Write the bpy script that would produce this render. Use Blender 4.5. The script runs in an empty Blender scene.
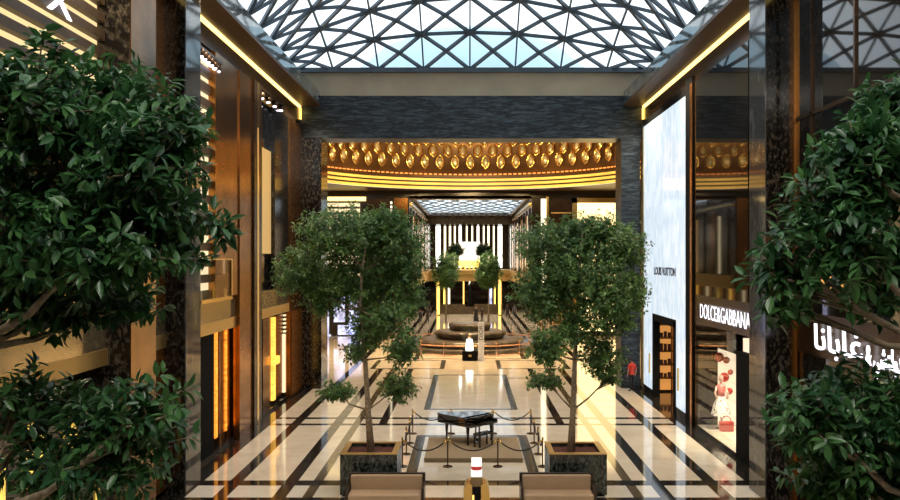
import bpy, bmesh, math, random
import numpy as np
from mathutils import Vector, Matrix
PI = math.pi
scene = bpy.context.scene
COL = scene.collection
F, CX, CY, H = 850.0, 468.0, 258.0, 7.0
def Yat(px, X): return X * F / (px - CX)
def zat(py, Y): return H - (py - CY) * Y / F
def xat(px, Y): return (px - CX) * Y / F

# ------------------------------------------------------------------ materials
def new_mat(name):
    m = bpy.data.materials.new(name); m.use_nodes = True
    nt = m.node_tree
    return m, nt, nt.nodes['Principled BSDF']
def plain(name, col, rough=.5, metal=0., spec=.5, emit=None, strength=0., vary=0., vscale=6., bump=0.):
    m, nt, b = new_mat(name)
    b.inputs['Base Color'].default_value = (*col, 1)
    b.inputs['Roughness'].default_value = rough
    b.inputs['Metallic'].default_value = metal
    b.inputs['Specular IOR Level'].default_value = spec
    if emit:
        b.inputs['Emission Color'].default_value = (*emit, 1)
        b.inputs['Emission Strength'].default_value = strength
    if vary or bump:
        tc = nt.nodes.new('ShaderNodeTexCoord')
        n = nt.nodes.new('ShaderNodeTexNoise'); n.inputs['Scale'].default_value = vscale; n.inputs['Detail'].default_value = 4
        nt.links.new(tc.outputs['Object'], n.inputs['Vector'])
        if vary:
            r = nt.nodes.new('ShaderNodeValToRGB')
            r.color_ramp.elements[0].position = .3; r.color_ramp.elements[1].position = .7
            r.color_ramp.elements[0].color = (*[c * (1 - vary) for c in col], 1)
            r.color_ramp.elements[1].color = (*[min(1, c * (1 + vary)) for c in col], 1)
            nt.links.new(n.outputs['Fac'], r.inputs['Fac']); nt.links.new(r.outputs['Color'], b.inputs['Base Color'])
        if bump:
            bp = nt.nodes.new('ShaderNodeBump'); bp.inputs['Strength'].default_value = bump; bp.inputs['Distance'].default_value = .05
            nt.links.new(n.outputs['Fac'], bp.inputs['Height']); nt.links.new(bp.outputs['Normal'], b.inputs['Normal'])
    return m
def marble(name, dark, light, rough=.12, scale=(1, 1, 1), nscale=2.5, lo=.45, hi=.72, spec=.5, dist=1.2):
    m, nt, b = new_mat(name)
    tc = nt.nodes.new('ShaderNodeTexCoord'); mp = nt.nodes.new('ShaderNodeMapping')
    mp.inputs['Scale'].default_value = scale
    n = nt.nodes.new('ShaderNodeTexNoise'); n.inputs['Scale'].default_value = nscale; n.inputs['Detail'].default_value = 9
    n.inputs['Roughness'].default_value = .7; n.inputs['Distortion'].default_value = dist
    r = nt.nodes.new('ShaderNodeValToRGB')
    r.color_ramp.elements[0].position = lo; r.color_ramp.elements[0].color = (*dark, 1)
    r.color_ramp.elements[1].position = hi; r.color_ramp.elements[1].color = (*light, 1)
    L = nt.links.new
    L(tc.outputs['Object'], mp.inputs['Vector']); L(mp.outputs['Vector'], n.inputs['Vector'])
    L(n.outputs['Fac'], r.inputs['Fac']); L(r.outputs['Color'], b.inputs['Base Color'])
    b.inputs['Roughness'].default_value = rough; b.inputs['Specular IOR Level'].default_value = spec
    return m
def glow(name, col, strength, vary=0., scale=(1, 1, 1), nscale=4.):
    m, nt, b = new_mat(name)
    b.inputs['Base Color'].default_value = (*[c * .5 for c in col], 1)
    b.inputs['Roughness'].default_value = .4
    b.inputs['Emission Color'].default_value = (*col, 1)
    b.inputs['Emission Strength'].default_value = strength
    if vary:
        tc = nt.nodes.new('ShaderNodeTexCoord'); mp = nt.nodes.new('ShaderNodeMapping'); mp.inputs['Scale'].default_value = scale
        n = nt.nodes.new('ShaderNodeTexNoise'); n.inputs['Scale'].default_value = nscale; n.inputs['Detail'].default_value = 3
        mr = nt.nodes.new('ShaderNodeMapRange'); mr.inputs[1].default_value = .35; mr.inputs[2].default_value = .65
        mr.inputs[3].default_value = strength * (1 - vary); mr.inputs[4].default_value = strength
        L = nt.links.new
        L(tc.outputs['Object'], mp.inputs['Vector']); L(mp.outputs['Vector'], n.inputs['Vector']); L(n.outputs['Fac'], mr.inputs[0])
        L(mr.outputs[0], b.inputs['Emission Strength'])
    return m
def glass_mat(name, tint=(1, 1, 1), refl=.12, rough=.02):
    m = bpy.data.materials.new(name); m.use_nodes = True
    nt = m.node_tree; nt.nodes.clear()
    o = nt.nodes.new('ShaderNodeOutputMaterial'); mx = nt.nodes.new('ShaderNodeMixShader')
    t = nt.nodes.new('ShaderNodeBsdfTransparent'); g = nt.nodes.new('ShaderNodeBsdfGlossy')
    t.inputs['Color'].default_value = (*tint, 1); g.inputs['Roughness'].default_value = rough
    lw = nt.nodes.new('ShaderNodeLayerWeight'); lw.inputs['Blend'].default_value = .5
    pw = nt.nodes.new('ShaderNodeMath'); pw.operation = 'POWER'; pw.inputs[1].default_value = 5
    ad = nt.nodes.new('ShaderNodeMath'); ad.operation = 'MULTIPLY_ADD'; ad.inputs[1].default_value = .5; ad.inputs[2].default_value = refl*.5; ad.use_clamp = True
    L = nt.links.new
    L(lw.outputs['Facing'], pw.inputs[0]); L(pw.outputs[0], ad.inputs[0]); L(ad.outputs[0], mx.inputs[0]); L(t.outputs[0], mx.inputs[1]); L(g.outputs[0], mx.inputs[2]); L(mx.outputs[0], o.inputs[0])
    return m
def leaf_mat(name, dark, light, rough=.32, trans=.25):
    m, nt, b = new_mat(name)
    at = nt.nodes.new('ShaderNodeAttribute'); at.attribute_name = 'leafvar'
    r = nt.nodes.new('ShaderNodeValToRGB')
    r.color_ramp.elements[0].color = (*dark, 1); r.color_ramp.elements[1].color = (*light, 1)
    L = nt.links.new
    L(at.outputs['Fac'], r.inputs['Fac']); L(r.outputs['Color'], b.inputs['Base Color'])
    b.inputs['Roughness'].default_value = rough; b.inputs['Specular IOR Level'].default_value = .45
    tr = nt.nodes.new('ShaderNodeBsdfTranslucent'); mx = nt.nodes.new('ShaderNodeMixShader'); mx.inputs[0].default_value = trans
    out = [n for n in nt.nodes if n.type == 'OUTPUT_MATERIAL'][0]
    L(r.outputs['Color'], tr.inputs['Color']); L(b.outputs[0], mx.inputs[1]); L(tr.outputs[0], mx.inputs[2]); L(mx.outputs[0], out.inputs[0])
    return m

M = {}
M['cream'] = marble('cream_marble', (.50, .43, .335), (.65, .575, .465), rough=.07, nscale=.9, lo=.3, hi=.7, dist=.6)
M['cream2'] = marble('grey_cream_marble', (.50, .46, .40), (.62, .58, .51), rough=.07, nscale=.9, lo=.3, hi=.7, dist=.6)
M['black'] = marble('black_marble', (.008, .007, .006), (.05, .045, .04), rough=.06, nscale=3)
M['brownstone'] = marble('brown_marble', (.075, .055, .03), (.15, .11, .06), rough=.08, nscale=2)
M['green'] = marble('dark_green_marble', (.004, .006, .005), (.16, .19, .17), rough=.12, scale=(1.6, 1.6, .8), nscale=7, lo=.46, hi=.80, dist=.9)
M['greyband'] = marble('grey_green_marble', (.03, .032, .03), (.2, .2, .17), rough=.08, nscale=6, lo=.35, hi=.75)
M['pier'] = marble('dark_veined_marble', (.006, .005, .004), (.16, .13, .10), rough=.12, scale=(1.2, 1.2, .7), nscale=8, lo=.50, hi=.82, dist=.25)
M['pierglass'] = marble('polished_grey_marble', (.05, .05, .048), (.14, .135, .13), rough=.06, scale=(1, 1, .5), nscale=1.6, spec=.6)
M['beam'] = marble('blue_black_stone', (.003, .006, .010), (.12, .165, .19), rough=.4, scale=(.3, 1, 2.0), nscale=4.5, lo=.46, hi=.80, dist=.8)
M['cornice'] = marble('polished_green_marble', (.06, .075, .075), (.28, .31, .31), rough=.05, scale=(1, .6, 1), nscale=1.6, spec=.8)
M['beige'] = plain('beige_stone', (.42, .35, .24), .45, vary=.12, vscale=.6)
M['bronze'] = plain('bronze_metal', (.36, .155, .04), .2, .92, vary=.3, vscale=1.2)
M['bronze_dark'] = plain('dark_bronze_metal', (.055, .028, .011), .25, .6, vary=.3, vscale=1.)
M['copper'] = plain('copper_metal', (.62, .24, .05), .25, .9)
M['gold'] = plain('gold_metal', (.78, .52, .18), .22, 1.)
M['goldsoft'] = plain('satin_gold', (.60, .40, .15), .42, .9)
M['brass_fascia'] = plain('polished_brass_panel', (.50, .40, .24), .12, .85, vary=.15, vscale=.8)
M['darkwall'] = plain('dark_bronze_wall', (.035, .024, .014), .18, .3)
M['blackmetal'] = plain('black_metal', (.008, .008, .008), .85, .0, spec=.08)
M['darkglass'] = plain('dark_glass', (.010, .008, .006), .03, 0., spec=.6)
M['glass'] = glass_mat('clear_glass', (.96, .98, .97), .10)
M['skyglass'] = glass_mat('skylight_glass', (.93, .97, 1.), .06)
M['steel'] = plain('slate_painted_steel', (.075, .105, .135), .5, .0)
M['slat'] = plain('brown_slat', (.055, .03, .012), .5, .2)
M['louverglow'] = glow('cream_light_panel', (1., .74, .36), .62)
M['louverglow2'] = glow('cream_lit_panel', (1., .82, .5), 0.62)
M['goldline'] = glow('golden_light_strip', (1., .70, .22), 1.7)
M['cove'] = glow('golden_cove_light', (1., .56, .09), .85, vary=.4, scale=(1, 1, 1), nscale=.35)
M['orangestrip'] = glow('amber_light_strip', (1., .34, .03), 1.1, vary=.75, scale=(1, 1, 6), nscale=2.5)
M['yellowstrip'] = glow('yellow_light_strip', (1., .62, .12), 1.6)
M['whitestrip'] = glow('warm_white_strip', (1., .86, .58), 1.5)
M['whiteglow'] = glow('white_light', (1., .96, .88), 3.0)
M['yellowscreen'] = glow('pale_yellow_light_panel', (1., .75, .33), 1.5)
M['letters'] = glow('white_illuminated_letters', (.90, .90, 1.), 1.15)
M['led'] = glow('blue_white_screen', (.62, .66, 1.), 1.2, vary=.85, scale=(1, 1, 1), nscale=1.1)
M['warmshop'] = glow('warm_shop_light', (1., .45, .10), 0.9, vary=.97, scale=(1, 1, 1), nscale=1.0)
M['yellowshop'] = glow('yellow_shop_light', (1., .66, .12), 0.9, vary=.9, scale=(1, 1, .5), nscale=1.6)
M['downlight'] = glow('downlight_lens', (.95, .85, 1.), 4.)
M['redlight'] = glow('amber_ledge_light', (1., .30, .06), 1.1)
M['rotunda'] = plain('gold_brown_dome', (.13, .06, .018), .4, .5, vary=.35, vscale=.35)
M['crystal'] = plain('crystal', (.75, .68, .45), .04, .6, spec=1.)
M['soffit'] = plain('brown_soffit', (.07, .036, .013), .45, .0)
M['displaywhite'] = glow('glowing_cream_wall', (1., .80, .58), .62)  # pale display wall given a glow of its own
M['amberstrip'] = glow('golden_amber_strip', (1., .50, .07), 1.2, vary=.4, scale=(1, 1, 5), nscale=2.)
M['tanpanel'] = glow('dim_gold_panel', (1., .62, .22), .2)
M['boxlight'] = glow('lantern_glass', (1., .96, .92), .52)
M['shelfglow'] = glow('dim_amber_shelf_light', (1., .42, .10), .32)
M['screenglow'] = glow('bright_screen', (1., .95, .86), 1.1, vary=.55, scale=(1, 1, 1), nscale=1.2)
M['antique'] = plain('antique_bronze', (.20, .095, .03), .22, 1., vary=.3, vscale=1.5)
M['floral'] = plain('red_paper_flower', (.62, .03, .03), .6)
M['soil'] = plain('brown_soil', (.10, .028, .016), .95, vary=.5, vscale=30, bump=.6)
M['bark'] = plain('grey_brown_bark', (.25, .19, .125), .85, vary=.4, vscale=14, bump=.6)
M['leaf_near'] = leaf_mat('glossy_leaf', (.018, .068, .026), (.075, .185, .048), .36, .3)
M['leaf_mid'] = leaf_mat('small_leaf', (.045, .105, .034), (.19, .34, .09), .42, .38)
M['tan'] = plain('tan_leather', (.34, .23, .14), .5, vary=.06, vscale=3)
M['sofaframe'] = plain('dark_wood', (.018, .010, .006), .3)
M['piano'] = plain('black_lacquer', (.004, .004, .004), .04, 0., spec=.8)
M['ivory'] = plain('ivory', (.75, .72, .62), .3)
M['carpet'] = plain('taupe_carpet', (.22, .155, .085), .7, vary=.12, vscale=10)
M['rope'] = plain('black_velvet_rope', (.012, .009, .008), .8)
M['stone'] = marble('dark_fountain_stone', (.035, .025, .016), (.15, .11, .07), rough=.3, nscale=2.5)
M['rail'] = plain('rose_gold_rail', (.70, .38, .22), .25, .8)
M['taupe'] = plain('taupe_box', (.23, .16, .08), .35, .4)
M['white'] = plain('white_paint', (.85, .83, .82), .4)
M['ink'] = plain('dark_lettering', (.03, .03, .04), .5)
M['lvink'] = plain('navy_lettering', (.008, .012, .04), .5)
M['skin'] = plain('skin', (.45, .26, .17), .55)
M['hair'] = plain('dark_hair', (.012, .009, .007), .5)
M['domeblue'] = plain('pale_blue_roof', (.42, .60, .70), .5)

# LV facade: backlit embossed white glass
m, nt, b = new_mat('backlit_white_glass')
tc = nt.nodes.new('ShaderNodeTexCoord'); mp = nt.nodes.new('ShaderNodeMapping'); mp.inputs['Scale'].default_value = (0, .55, .42)
mp.inputs['Rotation'].default_value = (math.radians(40), 0, 0)
ck = nt.nodes.new('ShaderNodeTexNoise'); ck.inputs['Scale'].default_value = 3.2; ck.inputs['Detail'].default_value = 2; ck.inputs['Distortion'].default_value = .8
mp.inputs['Scale'].default_value = (0, .9, .34); mp.inputs['Rotation'].default_value = (math.radians(22), 0, 0)
rp = nt.nodes.new('ShaderNodeValToRGB')
rp.color_ramp.elements[0].position = .38; rp.color_ramp.elements[1].position = .62
rp.color_ramp.elements[0].color = (.58, .74, .90, 1); rp.color_ramp.elements[1].color = (.86, .94, 1., 1)
nt.links.new(tc.outputs['Object'], mp.inputs['Vector']); nt.links.new(mp.outputs['Vector'], ck.inputs['Vector'])
nt.links.new(ck.outputs['Fac'], rp.inputs['Fac']); nt.links.new(rp.outputs['Color'], b.inputs['Emission Color'])
b.inputs['Emission Strength'].default_value = .5; b.inputs['Base Color'].default_value = (.3, .35, .4, 1); b.inputs['Roughness'].default_value = .08
M['lvglass'] = m

# ------------------------------------------------------------------ mesh helpers
class MB:
    def __init__(s): s.bm = bmesh.new()
    def box(s, x0, x1, y0, y1, z0, z1, mi=0, bev=0.):
        if x0 > x1: x0, x1 = x1, x0
        if y0 > y1: y0, y1 = y1, y0
        if z0 > z1: z0, z1 = z1, z0
        v = [s.bm.verts.new(p) for p in [(x0,y0,z0),(x1,y0,z0),(x1,y1,z0),(x0,y1,z0),(x0,y0,z1),(x1,y0,z1),(x1,y1,z1),(x0,y1,z1)]]
        fs = [s.bm.faces.new([v[i] for i in f]) for f in [(3,2,1,0),(4,5,6,7),(0,1,5,4),(1,2,6,5),(2,3,7,6),(3,0,4,7)]]
        for f in fs: f.material_index = mi
        if bev > 0:
            es = list({e for f in fs for e in f.edges})
            bmesh.ops.bevel(s.bm, geom=es, offset=bev, segments=2, affect='EDGES', profile=.5)
        return s
    def bar(s, a, b, w, h=None, up=(0, 0, 1)):
        h = h or w
        a = Vector(a); b = Vector(b); d = (b - a)
        if d.length < 1e-6: return s
        d.normalize(); u = Vector(up)
        sd = d.cross(u)
        if sd.length < 1e-4: sd = d.cross(Vector((1, 0, 0)))
        sd.normalize(); u = sd.cross(d).normalized()
        vs = []
        for p in (a, b):
            for i, j in ((-1,-1),(1,-1),(1,1),(-1,1)):
                vs.append(s.bm.verts.new(p + sd * (i * w / 2) + u * (j * h / 2)))
        for f in [(3,2,1,0),(4,5,6,7),(0,1,5,4),(1,2,6,5),(2,3,7,6),(3,0,4,7)]: s.bm.faces.new([vs[k] for k in f])
        return s
    def tube(s, pts, rad, n=8, cap=True):
        pts = [Vector(p) for p in pts]
        if not isinstance(rad, (list, tuple)): rad = [rad] * len(pts)
        rings = []
        ref = Vector((0, 0, 1))
        for i, p in enumerate(pts):
            d = (pts[min(i+1, len(pts)-1)] - pts[max(i-1, 0)]).normalized()
            if abs(d.dot(ref)) > .95: ref = Vector((1, 0, 0)) if abs(d.x) < .9 else Vector((0, 1, 0))
            a = d.cross(ref).normalized(); b_ = d.cross(a).normalized(); ref = -b_ if False else ref
            rings.append([s.bm.verts.new(p + (a * math.cos(2*PI*k/n) + b_ * math.sin(2*PI*k/n)) * rad[i]) for k in range(n)])
        for r0, r1 in zip(rings, rings[1:]):
            for k in range(n):
                f = s.bm.faces.new([r0[k], r0[(k+1) % n], r1[(k+1) % n], r1[k]]); f.smooth = True
        if cap:
            s.bm.faces.new(rings[0][::-1]); s.bm.faces.new(rings[-1])
        return s
    def lathe(s, prof, c=(0, 0, 0), n=24, smooth=True, closed=False):
        c = Vector(c); rings = []
        for r, z in prof:
            if r < 1e-5: rings.append([s.bm.verts.new(c + Vector((0, 0, z)))])
            else: rings.append([s.bm.verts.new(c + Vector((r * math.cos(2*PI*k/n), r * math.sin(2*PI*k/n), z))) for k in range(n)])
        if closed: rings.append(rings[0])
        for r0, r1 in zip(rings, rings[1:]):
            for k in range(n):
                k2 = (k+1) % n
                if len(r0) == 1 and len(r1) == 1: continue
                if len(r0) == 1: vs = [r0[0], r1[k2], r1[k]]
                elif len(r1) == 1: vs = [r0[k], r0[k2], r1[0]]
                else: vs = [r0[k], r0[k2], r1[k2], r1[k]]
                f = s.bm.faces.new(vs); f.smooth = smooth
        return s
    def prism(s, outline, z0, z1):
        a = [s.bm.verts.new((x, y, z0)) for x, y in outline]; b_ = [s.bm.verts.new((x, y, z1)) for x, y in outline]
        s.bm.faces.new(a[::-1]); s.bm.faces.new(b_)
        n = len(a)
        for k in range(n): s.bm.faces.new([a[k], a[(k+1) % n], b_[(k+1) % n], b_[k]])
        return s
    def ball(s, c, r, sx=1, sy=1, sz=1, seg=12):
        g = bmesh.ops.create_uvsphere(s.bm, u_segments=seg, v_segments=max(6, seg // 2 + 2), radius=r)
        for v in g['verts']: v.co = Vector((v.co.x * sx, v.co.y * sy, v.co.z * sz)) + Vector(c)
        for f in {f for v in g['verts'] for f in v.link_faces}: f.smooth = True
        return s
    def build(s, name, mats, parent=None, recalc=True):
        if recalc: bmesh.ops.recalc_face_normals(s.bm, faces=s.bm.faces[:])
        me = bpy.data.meshes.new(name); s.bm.to_mesh(me); s.bm.free()
        for mm in (mats if isinstance(mats, (list, tuple)) else [mats]): me.materials.append(mm)
        o = bpy.data.objects.new(name, me); COL.objects.link(o)
        if parent: o.parent = parent
        return o
def B(*a, **k): return MB().box(*a, **k)
def tag(o, label=None, cat=None, group=None, kind=None):
    if label: o['label'] = label
    if cat: o['category'] = cat
    if group: o['group'] = group
    if kind: o['kind'] = kind
    return o
def structure(o, label, cat='building'): return tag(o, label, cat, kind='structure')
def empty(name, loc=(0, 0, 0), rz=0.):
    o = bpy.data.objects.new(name, None); COL.objects.link(o); o.location = loc; o.rotation_euler = (0, 0, rz); o.empty_display_size = .2
    return o
KIDS = {}
def kids(o): return [c for c in list(COL.objects) if c.parent == o]
def copy_tree(o, parent=None):
    c = o.copy(); COL.objects.link(c)
    if parent: c.parent = parent
    for ch in kids(o): copy_tree(ch, c)
    return c

# ------------------------------------------------------------------ camera, world
cam = bpy.data.cameras.new('camera'); co = bpy.data.objects.new('camera', cam); COL.objects.link(co)
co.location = (0, 0, H); co.rotation_euler = (PI/2, 0, 0)
cam.sensor_width = 36; cam.lens = F * 36 / 900; cam.shift_x = -(CX-450)/900; cam.shift_y = (CY-250)/900
cam.clip_start = .1; cam.clip_end = 600
scene.camera = co
w = bpy.data.worlds.new('world'); scene.world = w; w.use_nodes = True
bg = w.node_tree.nodes['Background']
nt = w.node_tree
tc = nt.nodes.new('ShaderNodeTexCoord'); sx = nt.nodes.new('ShaderNodeSeparateXYZ'); rp = nt.nodes.new('ShaderNodeValToRGB')
rp.color_ramp.elements[0].position = 0.; rp.color_ramp.elements[0].color = (.80, .92, 1, 1)
rp.color_ramp.elements[1].position = .6; rp.color_ramp.elements[1].color = (.93, .97, 1, 1)
nt.links.new(tc.outputs['Generated'], sx.inputs[0]); nt.links.new(sx.outputs['Z'], rp.inputs['Fac']); nt.links.new(rp.outputs['Color'], bg.inputs['Color'])
bg.inputs['Strength'].default_value = 1.15
vs = scene.view_settings
vs.view_transform = 'Standard'; vs.look = 'None'; vs.gamma = 1; vs.use_curve_mapping = False; vs.exposure = .82
scene.cycles.use_denoising = True
scene.cycles.max_bounces = 8; scene.cycles.diffuse_bounces = 4; scene.cycles.glossy_bounces = 4; scene.cycles.transparent_max_bounces = 12
scene.cycles.sample_clamp_indirect = 8
def lamp(name, loc, energy, col, size=1., size_y=None, rot=(0, 0, 0), spread=PI):
    l = bpy.data.lights.new(name, 'AREA'); l.energy = energy; l.color = col; l.shape = 'RECTANGLE' if size_y else 'SQUARE'; l.size = size
    if size_y: l.size_y = size_y
    l.spread = spread if spread < 3 else 2.0
    o = bpy.data.objects.new(name, l); COL.objects.link(o); o.location = loc; o.rotation_euler = rot
    return o

# ------------------------------------------------------------------ floor
C0 = .15
lines = [3.9, 4.8, 5.65, 7.42]
XC = [-16, -9.6, C0-8.55]
stripesX = []
for s in (-1, 1):
    for d, wd in ((3.75, .34), (4.85, .30), (5.68, .40), (7.42, .40)):
        stripesX.append((C0 + s*d - wd/2, C0 + s*d + wd/2))
edgeL, edgeR = C0-8.45, C0+8.55
stripesY = [(24.5, 24.85), (26.15, 26.75), (35.55, 35.95), (36.95, 37.35), (49.4, 49.65), (58.9, 59.2), (74.0, 74.5)]
frames = [ # x0,x1,y0,y1,width
    (-2.02, 2.32, 26.3, 33.6, .36), (-2.05, 2.30, 39.2, 51.0, .30), (-6.2, -1.5, 53.6, 58.3, .30), (1.85, 6.5, 53.6, 58.3, .30)]
xs = {-16., 16.4, edgeL, edgeR}; ys = {-5., 22., 128., 76., 60.}
for a, b_ in stripesX: xs |= {a, b_}
for a, b_ in stripesY: ys |= {a, b_}
for x0, x1, y0, y1, wd in frames:
    xs |= {x0, x0+wd, x1-wd, x1}; ys |= {y0, y0+wd, y1-wd, y1}
xs = sorted(xs); ys = sorted(ys)
def floor_mi(x, y):
    if y < 47.5 and (x < edgeL or x > edgeR): return 1
    if 26.15 < y < 26.75: return 1
    for i, (x0, x1, y0, y1, wd) in enumerate(frames):
        if x0 < x < x1 and y0 < y < y1:
            if not (x0+wd < x < x1-wd and y0+wd < y < y1-wd): return 2
            return 0
    for a, b_ in stripesY:
        if a < y < b_ and edgeL < x < edgeR and not (48 < y < 60 and abs(x-C0) > 4.2): return 1
    for k, (a, b_) in enumerate(stripesX):
        if a < x < b_ and y < 112 and not (y < 48.5 and y < 26.2 and False):
            if abs((a+b_)/2 - C0) < 4 and (y < 35 or 53 < y < 59): continue
            if abs(abs((a+b_)/2 - C0) - 4.85) < .1: return 3
            return 1
    if 24.8 < y < 26.2: return 4
    return 0
bm = bmesh.new()
gv = [[bm.verts.new((x, y, 0)) for y in ys] for x in xs]
for i in range(len(xs)-1):
    for j in range(len(ys)-1):
        f = bm.faces.new([gv[i][j], gv[i+1][j], gv[i+1][j+1], gv[i][j+1]])
        f.material_index = floor_mi((xs[i]+xs[i+1])/2, (ys[j]+ys[j+1])/2)
me = bpy.data.meshes.new('floor'); bm.to_mesh(me); bm.free()
for k in ('cream', 'black', 'green', 'brownstone', 'cream2'): me.materials.append(M[k])
floor = bpy.data.objects.new('floor', me); COL.objects.link(floor)
structure(floor, 'polished cream marble floor with black inlaid stripes', 'floor')

# ------------------------------------------------------------------ side walls of the hall
XL, XLP, XR, XRP = -9.0, -8.4, 9.4, 8.6
YE = 45.7
wl = B(-12.2, -11.9, -5, 46, 0, 15.2).box(-12.2, XL-.3, -5, 46, 15.2, 17.0).box(-12.2, XL-.3, -5, 46, 4.4, 5.5).build('wall_left', M['darkwall'])
structure(wl, 'dark bronze left wall of the shopping hall', 'wall')
wr = B(12.8, 13.1, -5, 46, 0, 15.2).box(XR+.3, 13.1, -5, 46, 15.2, 17.0).box(XR+.3, 13.1, -5, 46, 4.35, 5.5).build('wall_right', M['darkwall'])
structure(wr, 'dark bronze right wall of the shopping hall', 'wall')

def lp(name, px0, px1, z0, z1, mat, X=XL, th=.25, root=wl, bev=0.):
    y0, y1 = sorted((Yat(px0, X), Yat(px1, X)))
    return B(X-th, X, y0, y1, z0, z1, bev=bev).build(name, M[mat], root)
def lpy(name, y0, y1, z0, z1, mat, X=XL, th=.25, root=wl):
    return B(X-th, X, y0, y1, z0, z1).build(name, M[mat], root)
def rp_(name, px0, px1, z0, z1, mat, X=XR, th=.25, root=wr):
    y0, y1 = sorted((Yat(px0, X), Yat(px1, X)))
    return B(X, X+th, y0, y1, z0, z1).build(name, M[mat], root)
def rpy(name, y0, y1, z0, z1, mat, X=XR, th=.25, root=wr):
    return B(X, X+th, y0, y1, z0, z1).build(name, M[mat], root)

# floor slab edge of the upper level
lpy('fascia', 8, YE, 4.75, 5.55, 'brass_fascia', X=XL+.02, th=.32)
lpy('fascia_trim', 8, YE, 4.35, 4.75, 'goldsoft', X=XL+.06, th=.36)
# cornice with a golden light line
for sgn, X, root in ((-1, XL, wl), (1, XR, wr)):
    xi = X - sgn*1.0
    B(X + sgn*.3, xi, -5, YE+.1, 15.3, 15.95).build('cornice', M['cornice'], root)
    B(X, xi - sgn*.02, -5, YE, 15.17, 15.3).build('cornice_soffit', M['soffit'], root)
    B(X + sgn*.25, X - sgn*.03, 2, YE, 15.1, 15.17).build('light_line', M['goldline'], root)
    B(X + sgn*.30, X + sgn*.02, 2, YE, 14.3, 15.0).build('head_panel', M['bronze_dark'], root)
    B(X + sgn*.02, X + sgn*.3, -5, YE+.1, 15.95, 17.05).build('curb', M['cornice'], root)
    B(X - sgn*.05, X + sgn*.05, YE-.25, YE, 14.45, 15.05).build('end_light', M['yellowstrip'], root)
# --- left upper level
def louvers(root, px0, px1, z0, z1, X, mat, pitch=.5):
    y0, y1 = sorted((Yat(px0, X), Yat(px1, X)))
    B(X-.3, X-.2, y0, y1, z0, z1).build('light_panel', M[mat], root)
    s = MB(); z = z0
    while z < z1:
        s.box(X-.2, X, y0, y1, z, z+pitch*.5); z += pitch
    s.build('louver', M['slat'], root)
louvers(wl, -120, 105, 9.3, 15.0, XL, 'louverglow', .44)
lpy('shop_window', 12.5, 21.1, 5.55, 9.3, 'darkglass', X=XL-.12)
for y0, y1, z0, z1 in ((13.3, 14.6, 6.3, 8.2), (15.4, 17.0, 7.6, 9.0), (17.4, 18.6, 6.2, 8.6), (19.1, 20.2, 5.8, 6.9), (16.0, 16.9, 5.9, 6.8)):
    B(XL-.12, XL-.06, y0, y1, z0, z1).build('lit_showcase', M['warmshop'], wl)
lp('bronze_panel', 150, 166, 0, 15.0, 'copper')
louvers(wl, 199, 216.5, 5.6, 14.0, XL, 'louverglow2', .55)
lp('bronze_panel', 215.5, 240, 5.6, 14.25, 'bronze', X=-8.85)
lp('bronze_column', 239.8, 254.5, 0, 14.25, 'bronze', X=-8.8)
lp('gold_edge', 257.5, 259.5, 0, 14.3, 'gold', X=-8.72)
lp('bronze_edge', 254.5, 257.5, 0, 14.3, 'bronze_dark', X=-8.72)
lp('bronze_edge', 259.5, 262, 0, 14.3, 'bronze_dark', X=-8.72)
lp('light_strip', 258.1, 258.6, .3, 12.4, 'tanpanel', X=-8.70, th=.02)
lp('shop_window', 262, 276, 5.55, 14.0, 'darkglass', X=XL-.2)
lp('cream_panel', 262.4, 271, 7.2, 11.9, 'tanpanel', X=XL-.1)
lp('marble_panel', 275, 290, 5.55, 14.0, 'pier', X=XL+.05)
lp('bronze_column', 290, 303.5, 0, 14.0, 'bronze', X=XL+.1)
# --- left lower level, shop fronts
lpy('shop_window', 8, 25.2, .12, 4.35, 'darkglass', X=XL-.2)
for y0, y1, z0, z1 in ((15.2, 16.8, .6, 3.0), (17.6, 18.3, .4, 3.6), (19.3, 20.0, .6, 3.4), (21.0, 22.2, .5, 2.6), (23.4, 24.3, .6, 3.2)):
    B(XL-.2, XL-.14, y0, y1, z0, z1).build('lit_showcase', M['yellowshop'], wl)
lp('shop_window', 199, 240, .12, 4.35, 'darkglass', X=XL-.3)
lp('door_frame', 199, 214, .1, 4.35, 'blackmetal', X=XL-.2)
lp('light_strip', 215.6, 217.8, .45, 4.3, 'orangestrip', X=XL-.15)
lp('door_frame', 219.3, 224.5, .1, 4.35, 'bronze', X=XL-.2)
lp('light_strip', 225.8, 227.3, .45, 4.3, 'orangestrip', X=XL-.15)
lp('copper_panel', 229, 239.5, .1, 4.35, 'copper', X=XL-.2)
lp('shop_window', 262, 291, .12, 4.35, 'darkglass', X=XL-.25)
lp('copper_panel', 263, 270, .1, 4.3, 'bronze', X=XL-.2)
lp('light_strip', 273.6, 275.8, .3, 4.2, 'amberstrip', X=XL-.12)
lp('copper_panel', 277.5, 282, .3, 4.2, 'copper', X=XL-.2)
lp('light_strip', 284.8, 286.2, .3, 3.2, 'louverglow2', X=XL-.12)
s = MB(); y0 = Yat(284.6, XL-.12)
for k in range(5): s.box(XL-.2, XL-.1, y0, y0+.5, 3.3+k*.2, 3.38+k*.2)
s.build('lamp_row', M['louverglow2'], wl)
s = B(XL-.12, XL+.02, Yat(275, XL), Yat(279.5, XL), 2.0, 2.35).build('hanging_sign_panel', M['amberstrip'], wl)
lp('copper_panel', 292, 303, .1, 4.3, 'copper', X=XL+.14, th=.02)
# plinth
lpy('plinth', 8, YE, 0, .12, 'black', X=XL, th=.4)
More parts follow.
